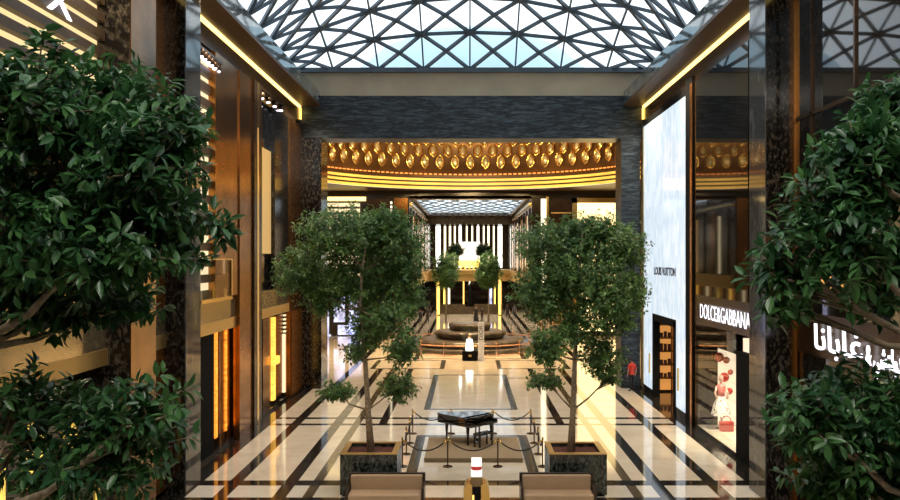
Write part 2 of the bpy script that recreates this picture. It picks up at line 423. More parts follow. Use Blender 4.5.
# piers
def pier(y0, y1, x0, x1, z1, label, face):
    o = B(x0, x1, y0, y1, 0, z1).build('pillar', M['pier'])
    structure(o, label, 'pillar')
    return o
p = pier(21.1, 22.8, XL-.6, XLP, 15.15, 'dark veined marble pillar with bronze side, upper left beside the lit louvers', 0)
B(XLP, XLP+.03, 21.12, 22.8, 0, 15.15).build('bronze_cladding', M['antique'], p)
p = pier(25.2, 26.6, XL-.6, XLP, 15.15, 'dark veined marble pillar with grey polished side, left behind the big leafy tree', 0)
B(XLP, XLP+.03, 25.22, 26.6, 0, 15.15).build('grey_cladding', M['pierglass'], p)
p = pier(24.5, 25.9, XRP, XR+.6, 15.15, 'dark veined marble pillar right of the boutique with white letters', 0)
B(XRP-.03, XRP, 24.52, 25.9, 0, 15.15).build('grey_cladding', M['pierglass'], p)
B(XR-.08, XR+.02, 24.3, 24.5, 0, 15.1).build('copper_edge', M['copper'], p)
p = pier(45.5, 47.5, -8.9, -7.85, 13.45, 'dark marble pillar carrying the left end of the stone beam', 0)
p = B(8.24, 9.25, 45.7, 47.5, 0, 13.45).build('pillar', M['beam']); structure(p, 'blue black stone pillar carrying the right end of the stone beam', 'pillar')

# --- right wall
rpy('fascia', 8, 36.3, 4.35, 5.5, 'bronze_dark', X=XR, th=.3)
rpy('shop_window', 8, 24.6, 5.5, 14.3, 'darkglass', X=XR)
s = MB()
for y in (11, 14.2, 17.4, 20.6, 23.2): s.box(XR-.05, XR+.02, y-.04, y+.04, 5.5, 14.3)
s.box(XR-.05, XR+.02, 8, 24.6, 10.9, 11.0)
s.build('window_mullion', M['bronze_dark'], wr)
rpy('shop_window', 8, 24.6, .12, 4.35, 'darkglass', X=XR+.05)
for y0, y1, z0, z1 in ((20.6, 21.4, 5.7, 8.0), (19.2, 20.3, 6.6, 7.6), (22.0, 22.6, 6.2, 7.8)):
    B(XR-.01, XR+.02, y0, y1, z0, z1).build('lit_showcase', M['warmshop'], wr)
rp_('shop_window', 691, 748, 5.5, 14.3, 'darkglass')
rp_('glass_frame', 685.5, 692, 0, 14.6, 'blackmetal', X=XR-.06)
rp_('bronze_edge', 689.8, 691.5, 0, 14.3, 'copper', X=XR-.09, th=.03)
s = MB(); y = Yat(757, XR); s.box(XR-.08, XR+.02, 27.0, 27.25, 5.5, 11.2); s.build('copper_post', M['copper'], wr)
rpy('head_frame', Yat(691, XR), Yat(640, XR), 14.0, 14.3, 'blackmetal', X=XR-.03)
rp_('gold_edge', 640.6, 643, .1, 14.2, 'brass_fascia', X=XR-.08)
# backlit white facade, around the door opening
yA, yB = Yat(685.5, XR), Yat(643, XR)
d0, d1 = Yat(676.5, XR), Yat(653.5, XR)
s = MB().box(XR-.02, XR+.2, yA, d0, .3, 14.0).box(XR-.02, XR+.2, d1, yB, .3, 14.0).box(XR-.02, XR+.2, d0, d1, 4.1, 14.0)
s.build('backlit_facade', M['lvglass'], wr)
B(XR-.03, XR+.2, yA, d0, 0, .3).box(XR-.03, XR+.2, d1, yB, 0, .3).build('plinth', M['black'], wr)
s = MB().box(XR-.06, XR+.25, d0, d0+.35, 0, 4.1).box(XR-.06, XR+.25, d1-.35, d1, 0, 4.1).box(XR-.06, XR+.25, d0, d1, 3.85, 4.2)
dr = s.build('door_1', M['blackmetal']); structure(dr, 'dark shop entrance in the white backlit facade', 'door')
yI = d1 + 1.2
B(XR+.05, XR+2.6, yI+.3, yI+.4, 0, 4.3).build('interior_wall', M['bronze_dark'], dr)
B(XR+2.6, XR+2.7, d0-1, yI+.4, 0, 4.3).build('interior_wall', M['bronze_dark'], dr)
s = MB()
for z in (.7, 1.4, 2.1, 2.8, 3.5): s.box(XR+.55, XR+1.25, yI, yI+.3, z, z+.06)
s.box(XR+.5, XR+.56, yI, yI+.3, 0, 4).box(XR+1.25, XR+1.31, yI, yI+.3, 0, 4)
sh = s.build('shelf', M['bronze'], dr)
s = MB()
for z in (.1, .78, 1.48, 2.18, 2.88): s.box(XR+.6, XR+1.22, yI+.24, yI+.28, z, z+.58)
s.build('shelf_light', M['shelfglow'], sh)
s = MB(); rr = random.Random(4)
for z in (.76, 1.46, 2.16, 2.86):
    for k in range(3):
        x = XR+.64+k*.2; s.box(x, x+.14, yI+.08, yI+.2, z, z+rr.uniform(.2, .4))
s.build('leather_goods', M['soil'], sh)
lamp('door_lamp', (XR+.8, (d0+d1)/2, 3.9), 60, (1, .7, .35), .8)
for y in (yA+1.0, d1+.6):
    hd = B(XR-.10, XR-.03, y, y+.09, 1.1, 2.1).build('door_handle', M['gold'], wr)

# boutique with red flowers in the window
w0, w1 = Yat(735.5, XR), Yat(697, XR)
rpy('shop_surround', 25.9, w0-2.1, 0, 4.35, 'pierglass', X=XR)
rpy('shop_surround', w1, w1+1.6, 0, 4.35, 'darkglass', X=XR)
rpy('shop_surround', w0-.05, w1, 3.62, 4.35, 'darkglass', X=XR)
rpy('sill', w0, w1, 0, .15, 'black', X=XR, th=1.2)
dd = B(XR, XR+.2, w0-2.1, w0-.05, 0, 3.75).build('door_2', M['blackmetal']); structure(dd, 'black door panel of the boutique beside its flower window', 'door')
B(XR, XR+.86, w1+.02, w1+.12, .15, 3.7).build('display_wall', M['darkglass'], wr)
B(XR+.86, XR+2.2, w1+.02, w1+.12, .15, 3.7).build('display_wall', M['displaywhite'], wr)
B(XR+2.2, XR+2.3, w0, w1, .15, 3.7).build('display_wall', M['darkglass'], wr)
B(XR+.02, XR+2.2, w0, w1+.1, .1, .16).build('display_floor', M['cream'], wr)
wg = B(XR+.01, XR+.03, w0, w1, .15, 3.62).build('window_1', M['glass']); structure(wg, 'glass of the boutique window with red flowers inside', 'window')
lamp('window_lamp', (XR+1.0, (w0+w1)/2, 3.55), 130, (1, .85, .62), 1.2, 3)

# ------------------------------------------------------------------ end beam, curb and skylight
o = B(XL-.3, XR+.3, 45.85, 47.5, 13.45, 15.75).build('trim_1', M['beam']); structure(o, 'blue black stone beam across the end of the hall', 'beam')
o = B(XL-.3, XR+.3, 45.9, 47.5, 15.75, 17.0).build('trim_2', M['beige']); structure(o, 'beige stone band under the skylight', 'trim')
o = B(XL-.3, XR+.3, 45.7, 46.4, 17.0, 17.25).build('trim_3', M['steel']); structure(o, 'slate steel edge of the skylight', 'trim')
xn = [-9.3, -7.3, -4.85, -2.4, .1, 2.55, 5.0, 7.5, 9.7]
NY = 22
yn = [46 - 2.05*j for j in range(NY+1)]
Y1 = yn[-1]
def sky_h(x, y):
    u = (x - .2) / 9.5
    def e(d):
        return 1 - max(0, 1 - d/12.0)**2
    return 17.2 + 4.7 * max(0, 1 - u*u)**.9 * e(46 - y) * e(y - Y1)
fr = MB(); gl = MB()
def node(x, y): return Vector((x, y, sky_h(x, y)))
for i in range(len(xn)):
    for j in range(len(yn)):
        if i < len(xn)-1: fr.bar(node(xn[i], yn[j]), node(xn[i+1], yn[j]), .15, .16)
        if j < len(yn)-1: fr.bar(node(xn[i], yn[j]), node(xn[i], yn[j+1]), .08, .14)
        if i < len(xn)-1 and j < len(yn)-1:
            xc, yc = (xn[i]+xn[i+1])/2, (yn[j]+yn[j+1])/2
            c = node(xc, yc)
            for a, b_ in ((0,0),(1,0),(0,1),(1,1)): fr.bar(node(xn[i+a], yn[j+b_]), c, .145, .16)
            q = [node(xn[i], yn[j]), node(xn[i+1], yn[j]), node(xn[i+1], yn[j+1]), node(xn[i], yn[j+1])]
            vv = [gl.bm.verts.new(p + Vector((0, 0, .16))) for p in q]; vc = gl.bm.verts.new(c + Vector((0, 0, .16)))
            for k in range(4): gl.bm.faces.new([vv[k], vv[(k+1) % 4], vc])
for i in range(len(xn)):
    for j in range(len(yn)):
        if 0 < i < len(xn)-1 and 0 < j < len(yn)-1: fr.ball(node(xn[i], yn[j]) - Vector((0, 0, .03)), .21, 1, 1, .5, 8)
sk = fr.build('ceiling_skylight', M['steel']); structure(sk, 'slate steel lattice of the glass skylight', 'skylight')
gl.build('glazing', M['skyglass'], sk, recalc=False)
o = B(XL-.6, XR+.6, -5, Y1+.3, 17.0, 17.3).build('ceiling', M['beige']); structure(o, 'beige ceiling before the skylight', 'ceiling')
o = B(-12.2, 13.1, -5.3, -5, 0, 17.0).build('wall_back', M['darkwall']); structure(o, 'dark wall at the near end of the hall', 'wall')
# domed roof outside, seen through the skylight
s = MB(); s.lathe([(9.9, 0), (9.6, .7), (8.6, 2.1), (7.0, 3.5), (5, 4.5), (2.6, 5.1), (0, 5.3)], (0, 0, 0), 48)
o = s.build('roof_dome', M['domeblue']); o.location = (.3, 64, 18.6); structure(o, 'pale blue dome roof outside beyond the skylight', 'roof')

# ------------------------------------------------------------------ rotunda
RC = Vector((.2, 62.0, 0)); RR = 13.2
def upath(r, n=72, Y0=47.5):
    """the rotunda's outline at radius r: straight sides from the beam, then the half round apse"""
    p = [(RC.x - r, y) for y in np.linspace(Y0, RC.y, 9)[:-1]]
    p += [(RC.x - r*math.cos(PI*k/n), RC.y + r*math.sin(PI*k/n)) for k in range(n+1)]
    p += [(RC.x + r, y) for y in np.linspace(RC.y, Y0, 9)[1:]]
    return p
def sweep(prof, name, mat, parent, Y0=47.5):
    s = MB(); rows = [[s.bm.verts.new((x, y, z)) for x, y in upath(r, Y0=Y0)] for r, z in prof]
    for r0, r1 in zip(rows, rows[1:]):
        for k in range(len(r0)-1):
            f = s.bm.faces.new([r0[k], r0[k+1], r1[k+1], r1[k]]); f.smooth = len(prof) > 5
    return s.build(name, M[mat], parent)
s = MB(); inn = upath(RR); o_ = []
for x, y in inn:
    if y <= RC.y + 1e-6: o_.append((-15.6 if x < RC.x else 16., y))
    else:
        dx, dy = x - RC.x, y - RC.y
        t = min((16. - RC.x)/dx if dx > 1e-6 else 1e9, (-15.6 - RC.x)/dx if dx < -1e-6 else 1e9, (76.6 - RC.y)/dy if dy > 1e-6 else 1e9)
        o_.append((RC.x + dx*t, RC.y + dy*t))
vi = [s.bm.verts.new((x, y, 13.05)) for x, y in inn]; vo = [s.bm.verts.new((x, y, 13.05)) for x, y in o_]
for k in range(len(vi)-1): s.bm.faces.new([vi[k], vi[k+1], vo[k+1], vo[k]])
rot = s.build('ceiling_rotunda', M['soffit']); structure(rot, 'gold brown vaulted rotunda ceiling with glowing cove rings', 'ceiling')
for k in range(3):
    r = RR + .14*k; z0 = 13.06 + .37*k
    sweep([(r, z0), (r, z0+.23)], 'cove_light', 'cove', rot)
    sweep([(r, z0+.23), (r-.06, z0+.24), (r-.06, z0+.37), (r+.14, z0+.37)], 'cove_lip', 'soffit', rot)
r = RR + .4
sweep([(r, 14.17), (r, 14.75), (r-.4, 14.95), (r-.6, 15.6), (r-.85, 16.4), (r-.98, 17.0), (r-1.05, 17.75), (r-2.4, 18.3), (.6, 18.4)], 'dome', 'rotunda', rot, 52.)
B(-13.6, 14, 47.5, 52.1, 17.35, 17.5).build('front_panel', M['rotunda'], rot)
B(-13.8, -13.5, 47.5, 52.1, 14.1, 17.4).build('front_panel', M['rotunda'], rot); B(13.9, 14.2, 47.5, 52.1, 14.1, 17.4).build('front_panel', M['rotunda'], rot)
s = MB(); pth = upath(r-.03, 96)
for k in range(4, len(pth)-4):
    c = Vector((*pth[k], 14.42)); t = (Vector((*pth[k+1], 0)) - Vector((*pth[k-1], 0))).normalized()
    s.bar(c - t*.13, c + t*.13, .06, .09)
s.build('ledge_light', M['redlight'], rot)
# crystal ovals on the dome
def oval(name):
    bm = bmesh.new(); n = 20; m_ = 6; R, rr = 1., .13
    rings = []
    for k in range(n):
        a = 2*PI*k/n
        c = Vector((.31*math.cos(a), 0, .50*math.sin(a)))
        if abs(math.sin(a)) > .999: c.z *= 1.18
        nrm = Vector((math.cos(a), 0, math.sin(a)))
        rings.append([bm.verts.new(c + nrm*(.11*math.cos(2*PI*q/m_)) + Vector((0, .11*math.sin(2*PI*q/m_), 0))) for q in range(m_)])
    for k in range(n):
        for q in range(m_):
            f = bm.faces.new([rings[k][q], rings[k][(q+1) % m_], rings[(k+1) % n][(q+1) % m_], rings[(k+1) % n][q]]); f.smooth = True
    s = MB(); s.bm.free(); s.bm = bm
    o = s.build(name, M['gold'])
    s = MB(); s.ball((0, 0, 0), 1, .22, .14, .38, 10); s.build('crystal', M['crystal'], o)
    return o
ov = oval('oval_ornament'); first = True
for row, (z, rad, n, off) in enumerate(((15.45, 12.85, 60, 0), (16.4, 12.55, 60, .5), (17.25, 12.1, 60, 0))):
    for k in range(n):
        a = 2*PI*(k+off)/n
        if math.sin(a) < .12: continue
        o = ov if first else copy_tree(ov); first = False
        o.location = RC + Vector((math.cos(a)*rad, math.sin(a)*rad, z)); o.rotation_euler = (math.radians(-12) if row else 0, 0, a - PI/2)
        tag(o, 'gold rimmed oval crystal ornament in the rows above the golden cove rings', 'ornament', 'gold oval ornaments on the rotunda dome')
# rotunda walls
yF = 76.6
hx0, hx1 = -5.3, 5.75
gx0, gx1 = -8.6, 8.9
wf = B(-15.8, hx0, yF, yF+.4, 4.2, 13.05).box(hx1, 16.2, yF, yF+.4, 4.2, 13.05).box(-15.8, gx0, yF, yF+.4, 0, 4.2).box(gx1, 16.2, yF, yF+.4, 0, 4.2).box(hx0, hx1, yF, yF+.4, 12.35, 13.05).build('wall_far', M['darkwall'])
structure(wf, 'dark bronze far wall of the rotunda with lit shop fronts', 'wall')
def fp(name, px0, px1, z0, z1, mat, Y=yF, th=.12, root=wf):
    return B(xat(px0, Y), xat(px1, Y), Y-th, Y, z0, z1).build(name, M[mat], root)
fp('lit_screen', 577, 621, .4, zat(203, yF), 'yellowscreen')
fp('gold_frame', 572, 577, .0, zat(198, yF), 'gold', th=.2)
fp('gold_frame', 572, 622, zat(203, yF), zat(198, yF), 'gold', th=.2)
fp('light_strip', 541, 546, 4.3, zat(199, yF), 'whitestrip')
fp('gold_frame', 546, 548.5, 4.2, zat(197, yF), 'gold', th=.2)
fp('bronze_panel', 551, 571, 4.2, zat(199, yF), 'bronze_dark')
s = MB()
for k in range(9): s.box(xat(551, yF), xat(571, yF), yF-.16, yF-.12, 1+k*1.25, 1.12+k*1.25)
s.build('panel_trim', M['goldsoft'], wf)
fp('gold_frame', 322, 366, zat(201, yF), zat(197, yF), 'goldline', th=.2)
fp('light_panel', 322, 360, 5.2, zat(203, yF), 'louverglow2')
s = MB()
for k in range(13): s.box(xat(322, yF), xat(360, yF), yF-.2, yF-.12, 5.2+k*.52, 5.38+k*.52)
s.build('louver', M['slat'], wf)
s = MB()
for k in range(22): s.box(xat(390.5, yF), xat(392.3, yF), yF-.2, yF-.1, 4.3+k*.36, 4.5+k*.36)
s.build('lamp_row', M['whitestrip'], wf)
fp('bronze_panel', 366, 389, 4.2, 12.3, 'bronze_dark'); fp('bronze_panel', 394, 408, 4.2, 12.4, 'bronze')
for a, b_, y0, y1 in ((318, 329, 335, 298), (334, 345, 322, 292), (349, 362, 340, 296), (320, 331, 347, 336), (338, 356, 347, 325)):
    fp('blue_screen', a, b_, max(.1, zat(y0, yF)), zat(y1, yF), 'led')
o = B(-15.8, -15.4, 46.5, yF, 0, 13.05).build('wall_rotunda_left', M['darkwall']); structure(o, 'dark bronze left side wall of the rotunda', 'wall')
for k in range(6): B(-15.4, -15.35, 48+k*4.8, 49.2+k*4.8, .3, 12).build('light_strip', M['louverglow'], o)
o = B(15.9, 16.3, 46.5, yF, 0, 13.05).build('wall_rotunda_right', M['darkwall']); structure(o, 'dark bronze right side wall of the rotunda', 'wall')
for k in range(6): B(15.85, 15.9, 48+k*4.8, 49.2+k*4.8, .3, 12).build('light_strip', M['louverglow'], o)
o = B(-15.8, XL-.3, 46.0, 46.5, 0, 13.45).build('wall_rotunda_front_left', M['darkwall']); structure(o, 'dark return wall at the left of the rotunda', 'wall')
o = B(XR+.1, 16.3, 46.0, 46.5, 0, 13.45).build('wall_rotunda_front_right', M['darkwall']); structure(o, 'dark return wall at the right of the rotunda', 'wall')

# ------------------------------------------------------------------ far hall
YH = 112.0; YW = 122.0
fl = B(hx0-.4, hx0, yF+.4, YW, 4.2, 12.3).box(gx0, hx0-.4, yF+.4, YW, 4.2, 4.5).box(gx0-.3, gx0, yF+.4, YW, 0, 4.5).build('wall_far_hall_left', M['darkwall']); structure(fl, 'brown panelled left wall of the far hall', 'wall')
frr = B(hx1, hx1+.4, yF+.4, YW, 4.2, 12.3).box(hx1+.4, gx1, yF+.4, YW, 4.2, 4.5).box(gx1, gx1+.3, yF+.4, YW, 0, 4.5).build('wall_far_hall_right', M['darkwall']); structure(frr, 'brown panelled right wall of the far hall', 'wall')
for X, sg, root in ((hx0, 1, fl), (hx1, -1, frr)):
    for k in range(9):
        y = 78.5 + k*4.0
        B(X, X+sg*.12, y, y+1.9, 5.4, 11.6).build('bronze_panel', M['bronze' if k % 2 else 'bronze_dark'], root)
        if k % 2 == 0: B(X, X+sg*.08, y+2.6, y+3.1, 5.5, 11.0).build('light_strip', M['tanpanel' if k % 4 else 'louverglow2'], root)
    G = gx0 if sg > 0 else gx1
    for k in range(8):
        y = 78 + k*4.3
        B(G, G+sg*.15, y, y+1.2, 0, 4.2).build('bronze_panel', M['bronze'], root)
        B(G, G+sg*.08, y+1.7, y+2.3, .2, 3.8).build('light_strip', M[('yellowshop', 'louverglow2', 'amberstrip')[k % 3]], root)
    B(X, X+sg*.25, yF+.5, YW, 11.75, 12.0).build('cornice_trim', M['gold'], root)
    B(X, X+sg*.35, yF+.5, YH, 4.2, 5.4).build('fascia', M['goldsoft'], root)
we = B(hx0, hx1, YW, YW+.4, 0, 13.5).build('wall_end', M['darkwall']); structure(we, 'dark end wall of the far hall with upright white light bars', 'wall')
for i, (a, b_) in enumerate(((436, 440.5), (444, 446), (449, 451), (454, 455.6), (459, 461.5), (466, 467.5), (471.5, 473), (477, 479), (483, 484.5), (487.5, 489.5), (493, 494.5), (498, 502))):
    fp('light_bar', a, b_, 5.6, zat(226, YW), 'whiteglow' if i in (0, 4, 7, 11) else 'whitestrip', Y=YW, root=we)
bal = B(hx0, hx1, YH, YW, 3.95, 5.4).build('floor_balcony', M['goldsoft']); structure(bal, 'golden balcony floor edge at the far end of the hall', 'balcony')
B(hx0, hx1, YH-.1, YH, 4.5, 4.9).build('balcony_trim', M['gold'], bal)
fp('end_screen', 459, 480, 6.6, zat(242, 120), 'screenglow', Y=119.5, th=.3, root=we)
s = MB()
for k in range(5):
    x = xat(461+k*4.2, 118); s.lathe([(0, 5.45), (.3, 5.9), (.42, 6.5), (.2, 6.75), (0, 6.8)], (x, 118, 0), 8)
s.build('gold_lamp', M['yellowstrip'], we)
# underside shops of the end wall
eu = B(gx0, gx1, YH+1.4, YH+1.7, 0, 3.95).build('wall_end_shops', M['darkglass']); structure(eu, 'dark shop fronts under the far balcony', 'wall')
for a, b_, mt in ((436.5, 440, 'yellowstrip'), (443.5, 445.2, 'yellowstrip'), (448, 450, 'whitestrip'), (463, 464.2, 'yellowstrip'), (469, 470.2, 'whitestrip'), (489.5, 492, 'led'), (494, 495.5, 'yellowstrip'), (498, 501.5, 'yellowstrip')):
    fp('light_strip', a, b_, 0.1, 3.9, mt, Y=YH+1.4, root=eu)
for px in (438.3, 499.8):
    o = B(xat(px-1.6, 104), xat(px+1.6, 104), 104, 104.4, 0, 5.2).build('pillar', M['gold']); structure(o, 'slim golden pillar on the %s of the far stone counter' % ('left' if px < 470 else 'right'), 'pillar')
    B(xat(px-1.2, 103.9), xat(px+1.2, 103.9), 103.9, 104, .1, 5.1).build('light_strip', M['yellowstrip'], o)
# far ceiling: skylight of a diamond lattice
zc = 12.3; sx0, sx1, sy0, sy1 = hx0+.55, hx1-.55, 78, 109.5
fc = B(hx0, sx0, yF, YW, zc, zc+.3).box(sx1, hx1, yF, YW, zc, zc+.3).box(sx0, sx1, yF, sy0, zc, zc+.3).box(sx0, sx1, sy1, YW, zc, zc+.3).build('ceiling_far_hall', M['bronze_dark'])
structure(fc, 'far hall ceiling with a glazed lattice', 'ceiling')
B(hx0, hx1, sy1+.5, sy1+.9, 11.35, zc).build('header', M['brownstone'], fc)
s = MB(); n = 7; cw = (sx1-sx0)/n; cl = 5.25
yy = sy0
while yy < sy1-.1:
    for k in range(n):
        x0 = sx0+k*cw
        y2 = min(yy+cl, sy1)
        s.bar((x0, yy, zc+.1), (x0+cw, y2, zc+.1), .30, .03); s.bar((x0+cw, yy, zc+.1), (x0, y2, zc+.1), .30, .03)
    yy += cl
s.build('lattice', M['steel'], fc)
s = MB(); q = [s.bm.verts.new(p) for p in ((sx0, sy0, zc+.25), (sx1, sy0, zc+.25), (sx1, sy1, zc+.25), (sx0, sy1, zc+.25))]; s.bm.faces.new(q)
s.build('glazing', M['skyglass'], fc, recalc=False)
# stone counter
s = B(xat(440, 106), xat(465.5, 106), 106, 107, 0, 1.25).box(xat(474, 106), xat(503, 106), 106, 107, 0, 1.25).box(xat(465.5, 106), xat(474, 106), 106.4, 107, 0, .9)
o = s.build('counter', M['brownstone']); tag(o, 'long low brown stone counter at the far end between golden pillars', 'counter')
s = MB().lathe([(0, .9), (.3, .9), (.12, 1.4), (.2, 1.9), (.42, 2.5), (.18, 3.1), (.1, 3.7), (0, 3.9)], (xat(470, 106.7), 106.7, 0), 14)
o = s.build('sculpture', M['blackmetal']); tag(o, 'dark slender sculpture standing on the middle of the far stone counter', 'sculpture')

# ------------------------------------------------------------------ lettering
def text(body, name, mat, size, loc, rot, extrude=.03, length=None, bold=0., root=None):
    c = bpy.data.curves.new(name, 'FONT'); c.body = body; c.size = size; c.extrude = extrude; c.offset = bold; c.align_x = 'CENTER'; c.align_y = 'CENTER'
    c.resolution_u = 4
    t = bpy.data.objects.new(name, c); COL.objects.link(t); bpy.context.view_layer.update()
    dg = bpy.context.evaluated_depsgraph_get()
    me = bpy.data.meshes.new_from_object(t.evaluated_get(dg)); COL.objects.unlink(t); bpy.data.objects.remove(t)
    me.materials.clear(); me.materials.append(M[mat])
    if length:
        xs_ = [v.co.x for v in me.vertices]; k = length/(max(xs_)-min(xs_))
        for v in me.vertices: v.co.x *= k
    o = bpy.data.objects.new(name, me); COL.objects.link(o); o.location = loc; o.rotation_euler = rot
    if root: o.parent = root
    return o
RW = (PI/2, 0, -PI/2)    # on the right wall, facing -X
LW = (PI/2, 0, PI/2)
yD0, yD1 = Yat(750, XR-.1), Yat(700, XR-.1)
o = text('DOLCE&GABBANA', 'shop_sign', 'letters', .82, (XR-.1, (yD0+yD1)/2, 4.86), RW, .004, yD1-yD0, -.006)
tag(o, 'white illuminated Latin capitals above the boutique window with red flowers', 'sign')
y0, y1 = Yat(675.5, XR-.05), Yat(654, XR-.05)
o = text('LOUIS VUITTON', 'shop_sign', 'lvink', .52, (XR-.05, (y0+y1)/2, 6.34), RW, .006, y1-y0, .016)
tag(o, 'dark navy capitals on the white backlit facade', 'sign')
ar = '\uFE8E\uFEE7\uFE8E\uFE91\uFE8E\uFECF'
y0, y1 = Yat(862, XR-.1), Yat(814, XR-.1)
o = text(ar, 'shop_sign', 'letters', .92, (XR-.1, (y0+y1)/2, 4.86), RW, .015, y1-y0, .006)
tag(o, 'white illuminated Arabic word on the dark shop front beside the right tree', 'sign')
y0, y1 = Yat(902, XR-.1), Yat(866, XR-.1)
o = text('& \uFEF2\uFEB8\uFE98\uFEDF\uFEED\uFEA9', 'shop_sign', 'letters', .66, (XR-.1, (y0+y1)/2, 4.72), RW, .015, y1-y0, .006)
tag(o, 'white illuminated Arabic word with an ampersand, half hidden by the right tree', 'sign')
o = text('X', 'shop_sign', 'letters', .92, (XL+.06, Yat(57, XL), zat(2, Yat(57, XL))), LW, .02, 1.1, .0)
tag(o, 'white letter on the lit louvers at the upper left', 'sign')

# ------------------------------------------------------------------ trees
def make_leaves(name, P, D, U, L, Wd, var, mat, parent, detail):
    """P base points, D directions, U leaf normals, arrays of n"""
    n = len(P); S = np.cross(D, U); S /= np.linalg.norm(S, axis=1, keepdims=True) + 1e-9
    U = np.cross(S, D)
    Lc = L[:, None]; Wc = Wd[:, None]
    if detail:
        prof = [(0, 0, 0), (.3, .42, .06), (.62, .46, .03), (1., 0, -.14), (.62, -.46, .03), (.3, -.42, .06), (.32, 0, -.02), (.65, 0, -.07)]
        faces = [(0, 1, 6), (1, 2, 7, 6), (2, 3, 7), (0, 6, 5), (6, 7, 4, 5), (7, 3, 4)]
    else:
        prof = [(0, 0, 0), (.5, .45, .05), (1., 0, -.1), (.5, -.45, .05)]
        faces = [(0, 1, 2), (0, 2, 3)]
    k = len(prof)
    V = np.stack([P + D*Lc*a + S*Wc*b_ + U*Lc*c for a, b_, c in prof], axis=1).reshape(-1, 3)
    ls, tot, idx = [], [], []
    fa = []
    for f in faces: fa.append(np.arange(n)[:, None]*k + np.array(f)[None, :])
    loops = np.concatenate([f.reshape(-1) for f in fa])
    sizes = np.concatenate([np.full(n, len(f)) for f in faces])
    starts = np.concatenate([[0], np.cumsum(sizes)[:-1]])
    me = bpy.data.meshes.new(name)
    me.vertices.add(len(V)); me.vertices.foreach_set('co', V.astype(np.float32).ravel())
    me.loops.add(len(loops)); me.loops.foreach_set('vertex_index', loops.astype(np.int32))
    me.polygons.add(len(sizes)); me.polygons.foreach_set('loop_start', starts.astype(np.int32)); me.polygons.foreach_set('loop_total', sizes.astype(np.int32))
    me.update(calc_edges=True)
    at = me.attributes.new('leafvar', 'FLOAT', 'POINT'); at.data.foreach_set('value', np.repeat(var, k).astype(np.float32))
    me.materials.append(M[mat])
    me.polygons.foreach_set('use_smooth', np.ones(len(sizes), dtype=bool))
    o = bpy.data.objects.new(name, me); COL.objects.link(o); o.parent = parent
    return o
def tree(label, base, trunk_pts, lobes, n_twigs, per, leaf, mat, seed, detail, z0, trunk_r=.11, twig_r=.008, spread=.28, group='planted trees in the hall'):
    rng = np.random.default_rng(seed); rnd = random.Random(seed)
    root = empty('tree', (base[0], base[1], z0)); tag(root, label, 'tree', group)
    b0 = Vector((base[0], base[1], z0))
    wts = np.array([l[1][0]*l[1][1]*l[1][2] for l in lobes])**.72; wts /= wts.sum()
    pts = []; dirs = []
    cnt = rng.multinomial(n_twigs, wts)
    wood = MB()
    tp = [Vector(p) for p in trunk_pts]
    nT = len(tp)
    wood.tube([p - b0 for p in tp], [trunk_r*(1.25 if i == 0 else 1 - .75*i/(nT-1)) for i in range(nT)], 9)
    for (c, r), nl in zip(lobes, cnt):
        c = np.array(c); r = np.array(r)
        d = rng.normal(size=(nl, 3)); d /= np.linalg.norm(d, axis=1, keepdims=True)
        rad = rng.uniform(.25, 1.0, size=(nl, 1))**.6 * (1 + .10*rng.normal(size=(nl, 1)))
        p = c + d*rad*r
        dd = d*np.array([1, 1, .7]) + np.array([0, 0, .28]) + .35*rng.normal(size=(nl, 3)); dd /= np.linalg.norm(dd, axis=1, keepdims=True)
        pts.append(p); dirs.append(dd)
        # limb from the trunk to the lobe
        cv = Vector(c); cands = sorted(tp[1:], key=lambda q: (q - cv).length + (2.0 if q.z > cv.z - .1 else 0) + (1.5 if q.z < cv.z - .9 else 0))
        st = cands[0]
        mid = st.lerp(cv, .5) + Vector((rnd.uniform(-.1, .1), rnd.uniform(-.1, .1), -.08*(cv-st).length))
        wood.tube([st - b0, mid - b0, cv - b0], [trunk_r*.34, trunk_r*.24, trunk_r*.15], 6)
        for q in range(min(nl, 26)):
            e = Vector(p[q]); m2 = cv.lerp(e, .55) + Vector((0, 0, -.05))
            s0 = mid.lerp(cv, rnd.uniform(.2, 1.))
            wood.tube([s0 - b0, m2 - b0, e - b0], [twig_r*2.2, twig_r*1.5, twig_r*.7], 4, cap=False)
    P = np.concatenate(pts); D = np.concatenate(dirs); n = len(P)
    # leaves along each twig
    t = rng.uniform(-.9, .35, size=(n, per)); ang = (np.arange(per)[None, :]*2.4 + rng.uniform(0, 6.28, size=(n, 1)))
    up = np.array([0, 0, 1.]); A = np.cross(D, up) + 1e-3; A /= np.linalg.norm(A, axis=1, keepdims=True); Bv = np.cross(A, D)
    radial = A[:, None, :]*np.cos(ang)[..., None] + Bv[:, None, :]*np.sin(ang)[..., None]
    LP = P[:, None, :] + D[:, None, :]*(t*spread)[..., None] + radial*.01
    LD = D[:, None, :]*(.35 + .5*np.maximum(t, 0))[..., None] + radial*.85 + np.array([0, 0, -.22]) + .15*rng.normal(size=(n, per, 3))
    LD /= np.linalg.norm(LD, axis=2, keepdims=True)
    LU = np.array([0, 0, 1.]) + .45*D[:, None, :] + .35*rng.normal(size=(n, per, 3))
    L = leaf*rng.uniform(.65, 1.15, size=(n, per)); Wd = L*rng.uniform(.34 if detail else .46, .45 if detail else .6, size=(n, per))
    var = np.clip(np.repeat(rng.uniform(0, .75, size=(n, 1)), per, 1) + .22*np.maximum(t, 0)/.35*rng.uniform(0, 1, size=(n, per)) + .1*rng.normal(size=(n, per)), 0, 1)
    off = np.array(b0)
    make_leaves('foliage', LP.reshape(-1, 3) - off, LD.reshape(-1, 3), LU.reshape(-1, 3), L.ravel(), Wd.ravel(), var.ravel(), mat, root, detail)
    wood.build('trunk', M['bark'], root, recalc=False)
    return root
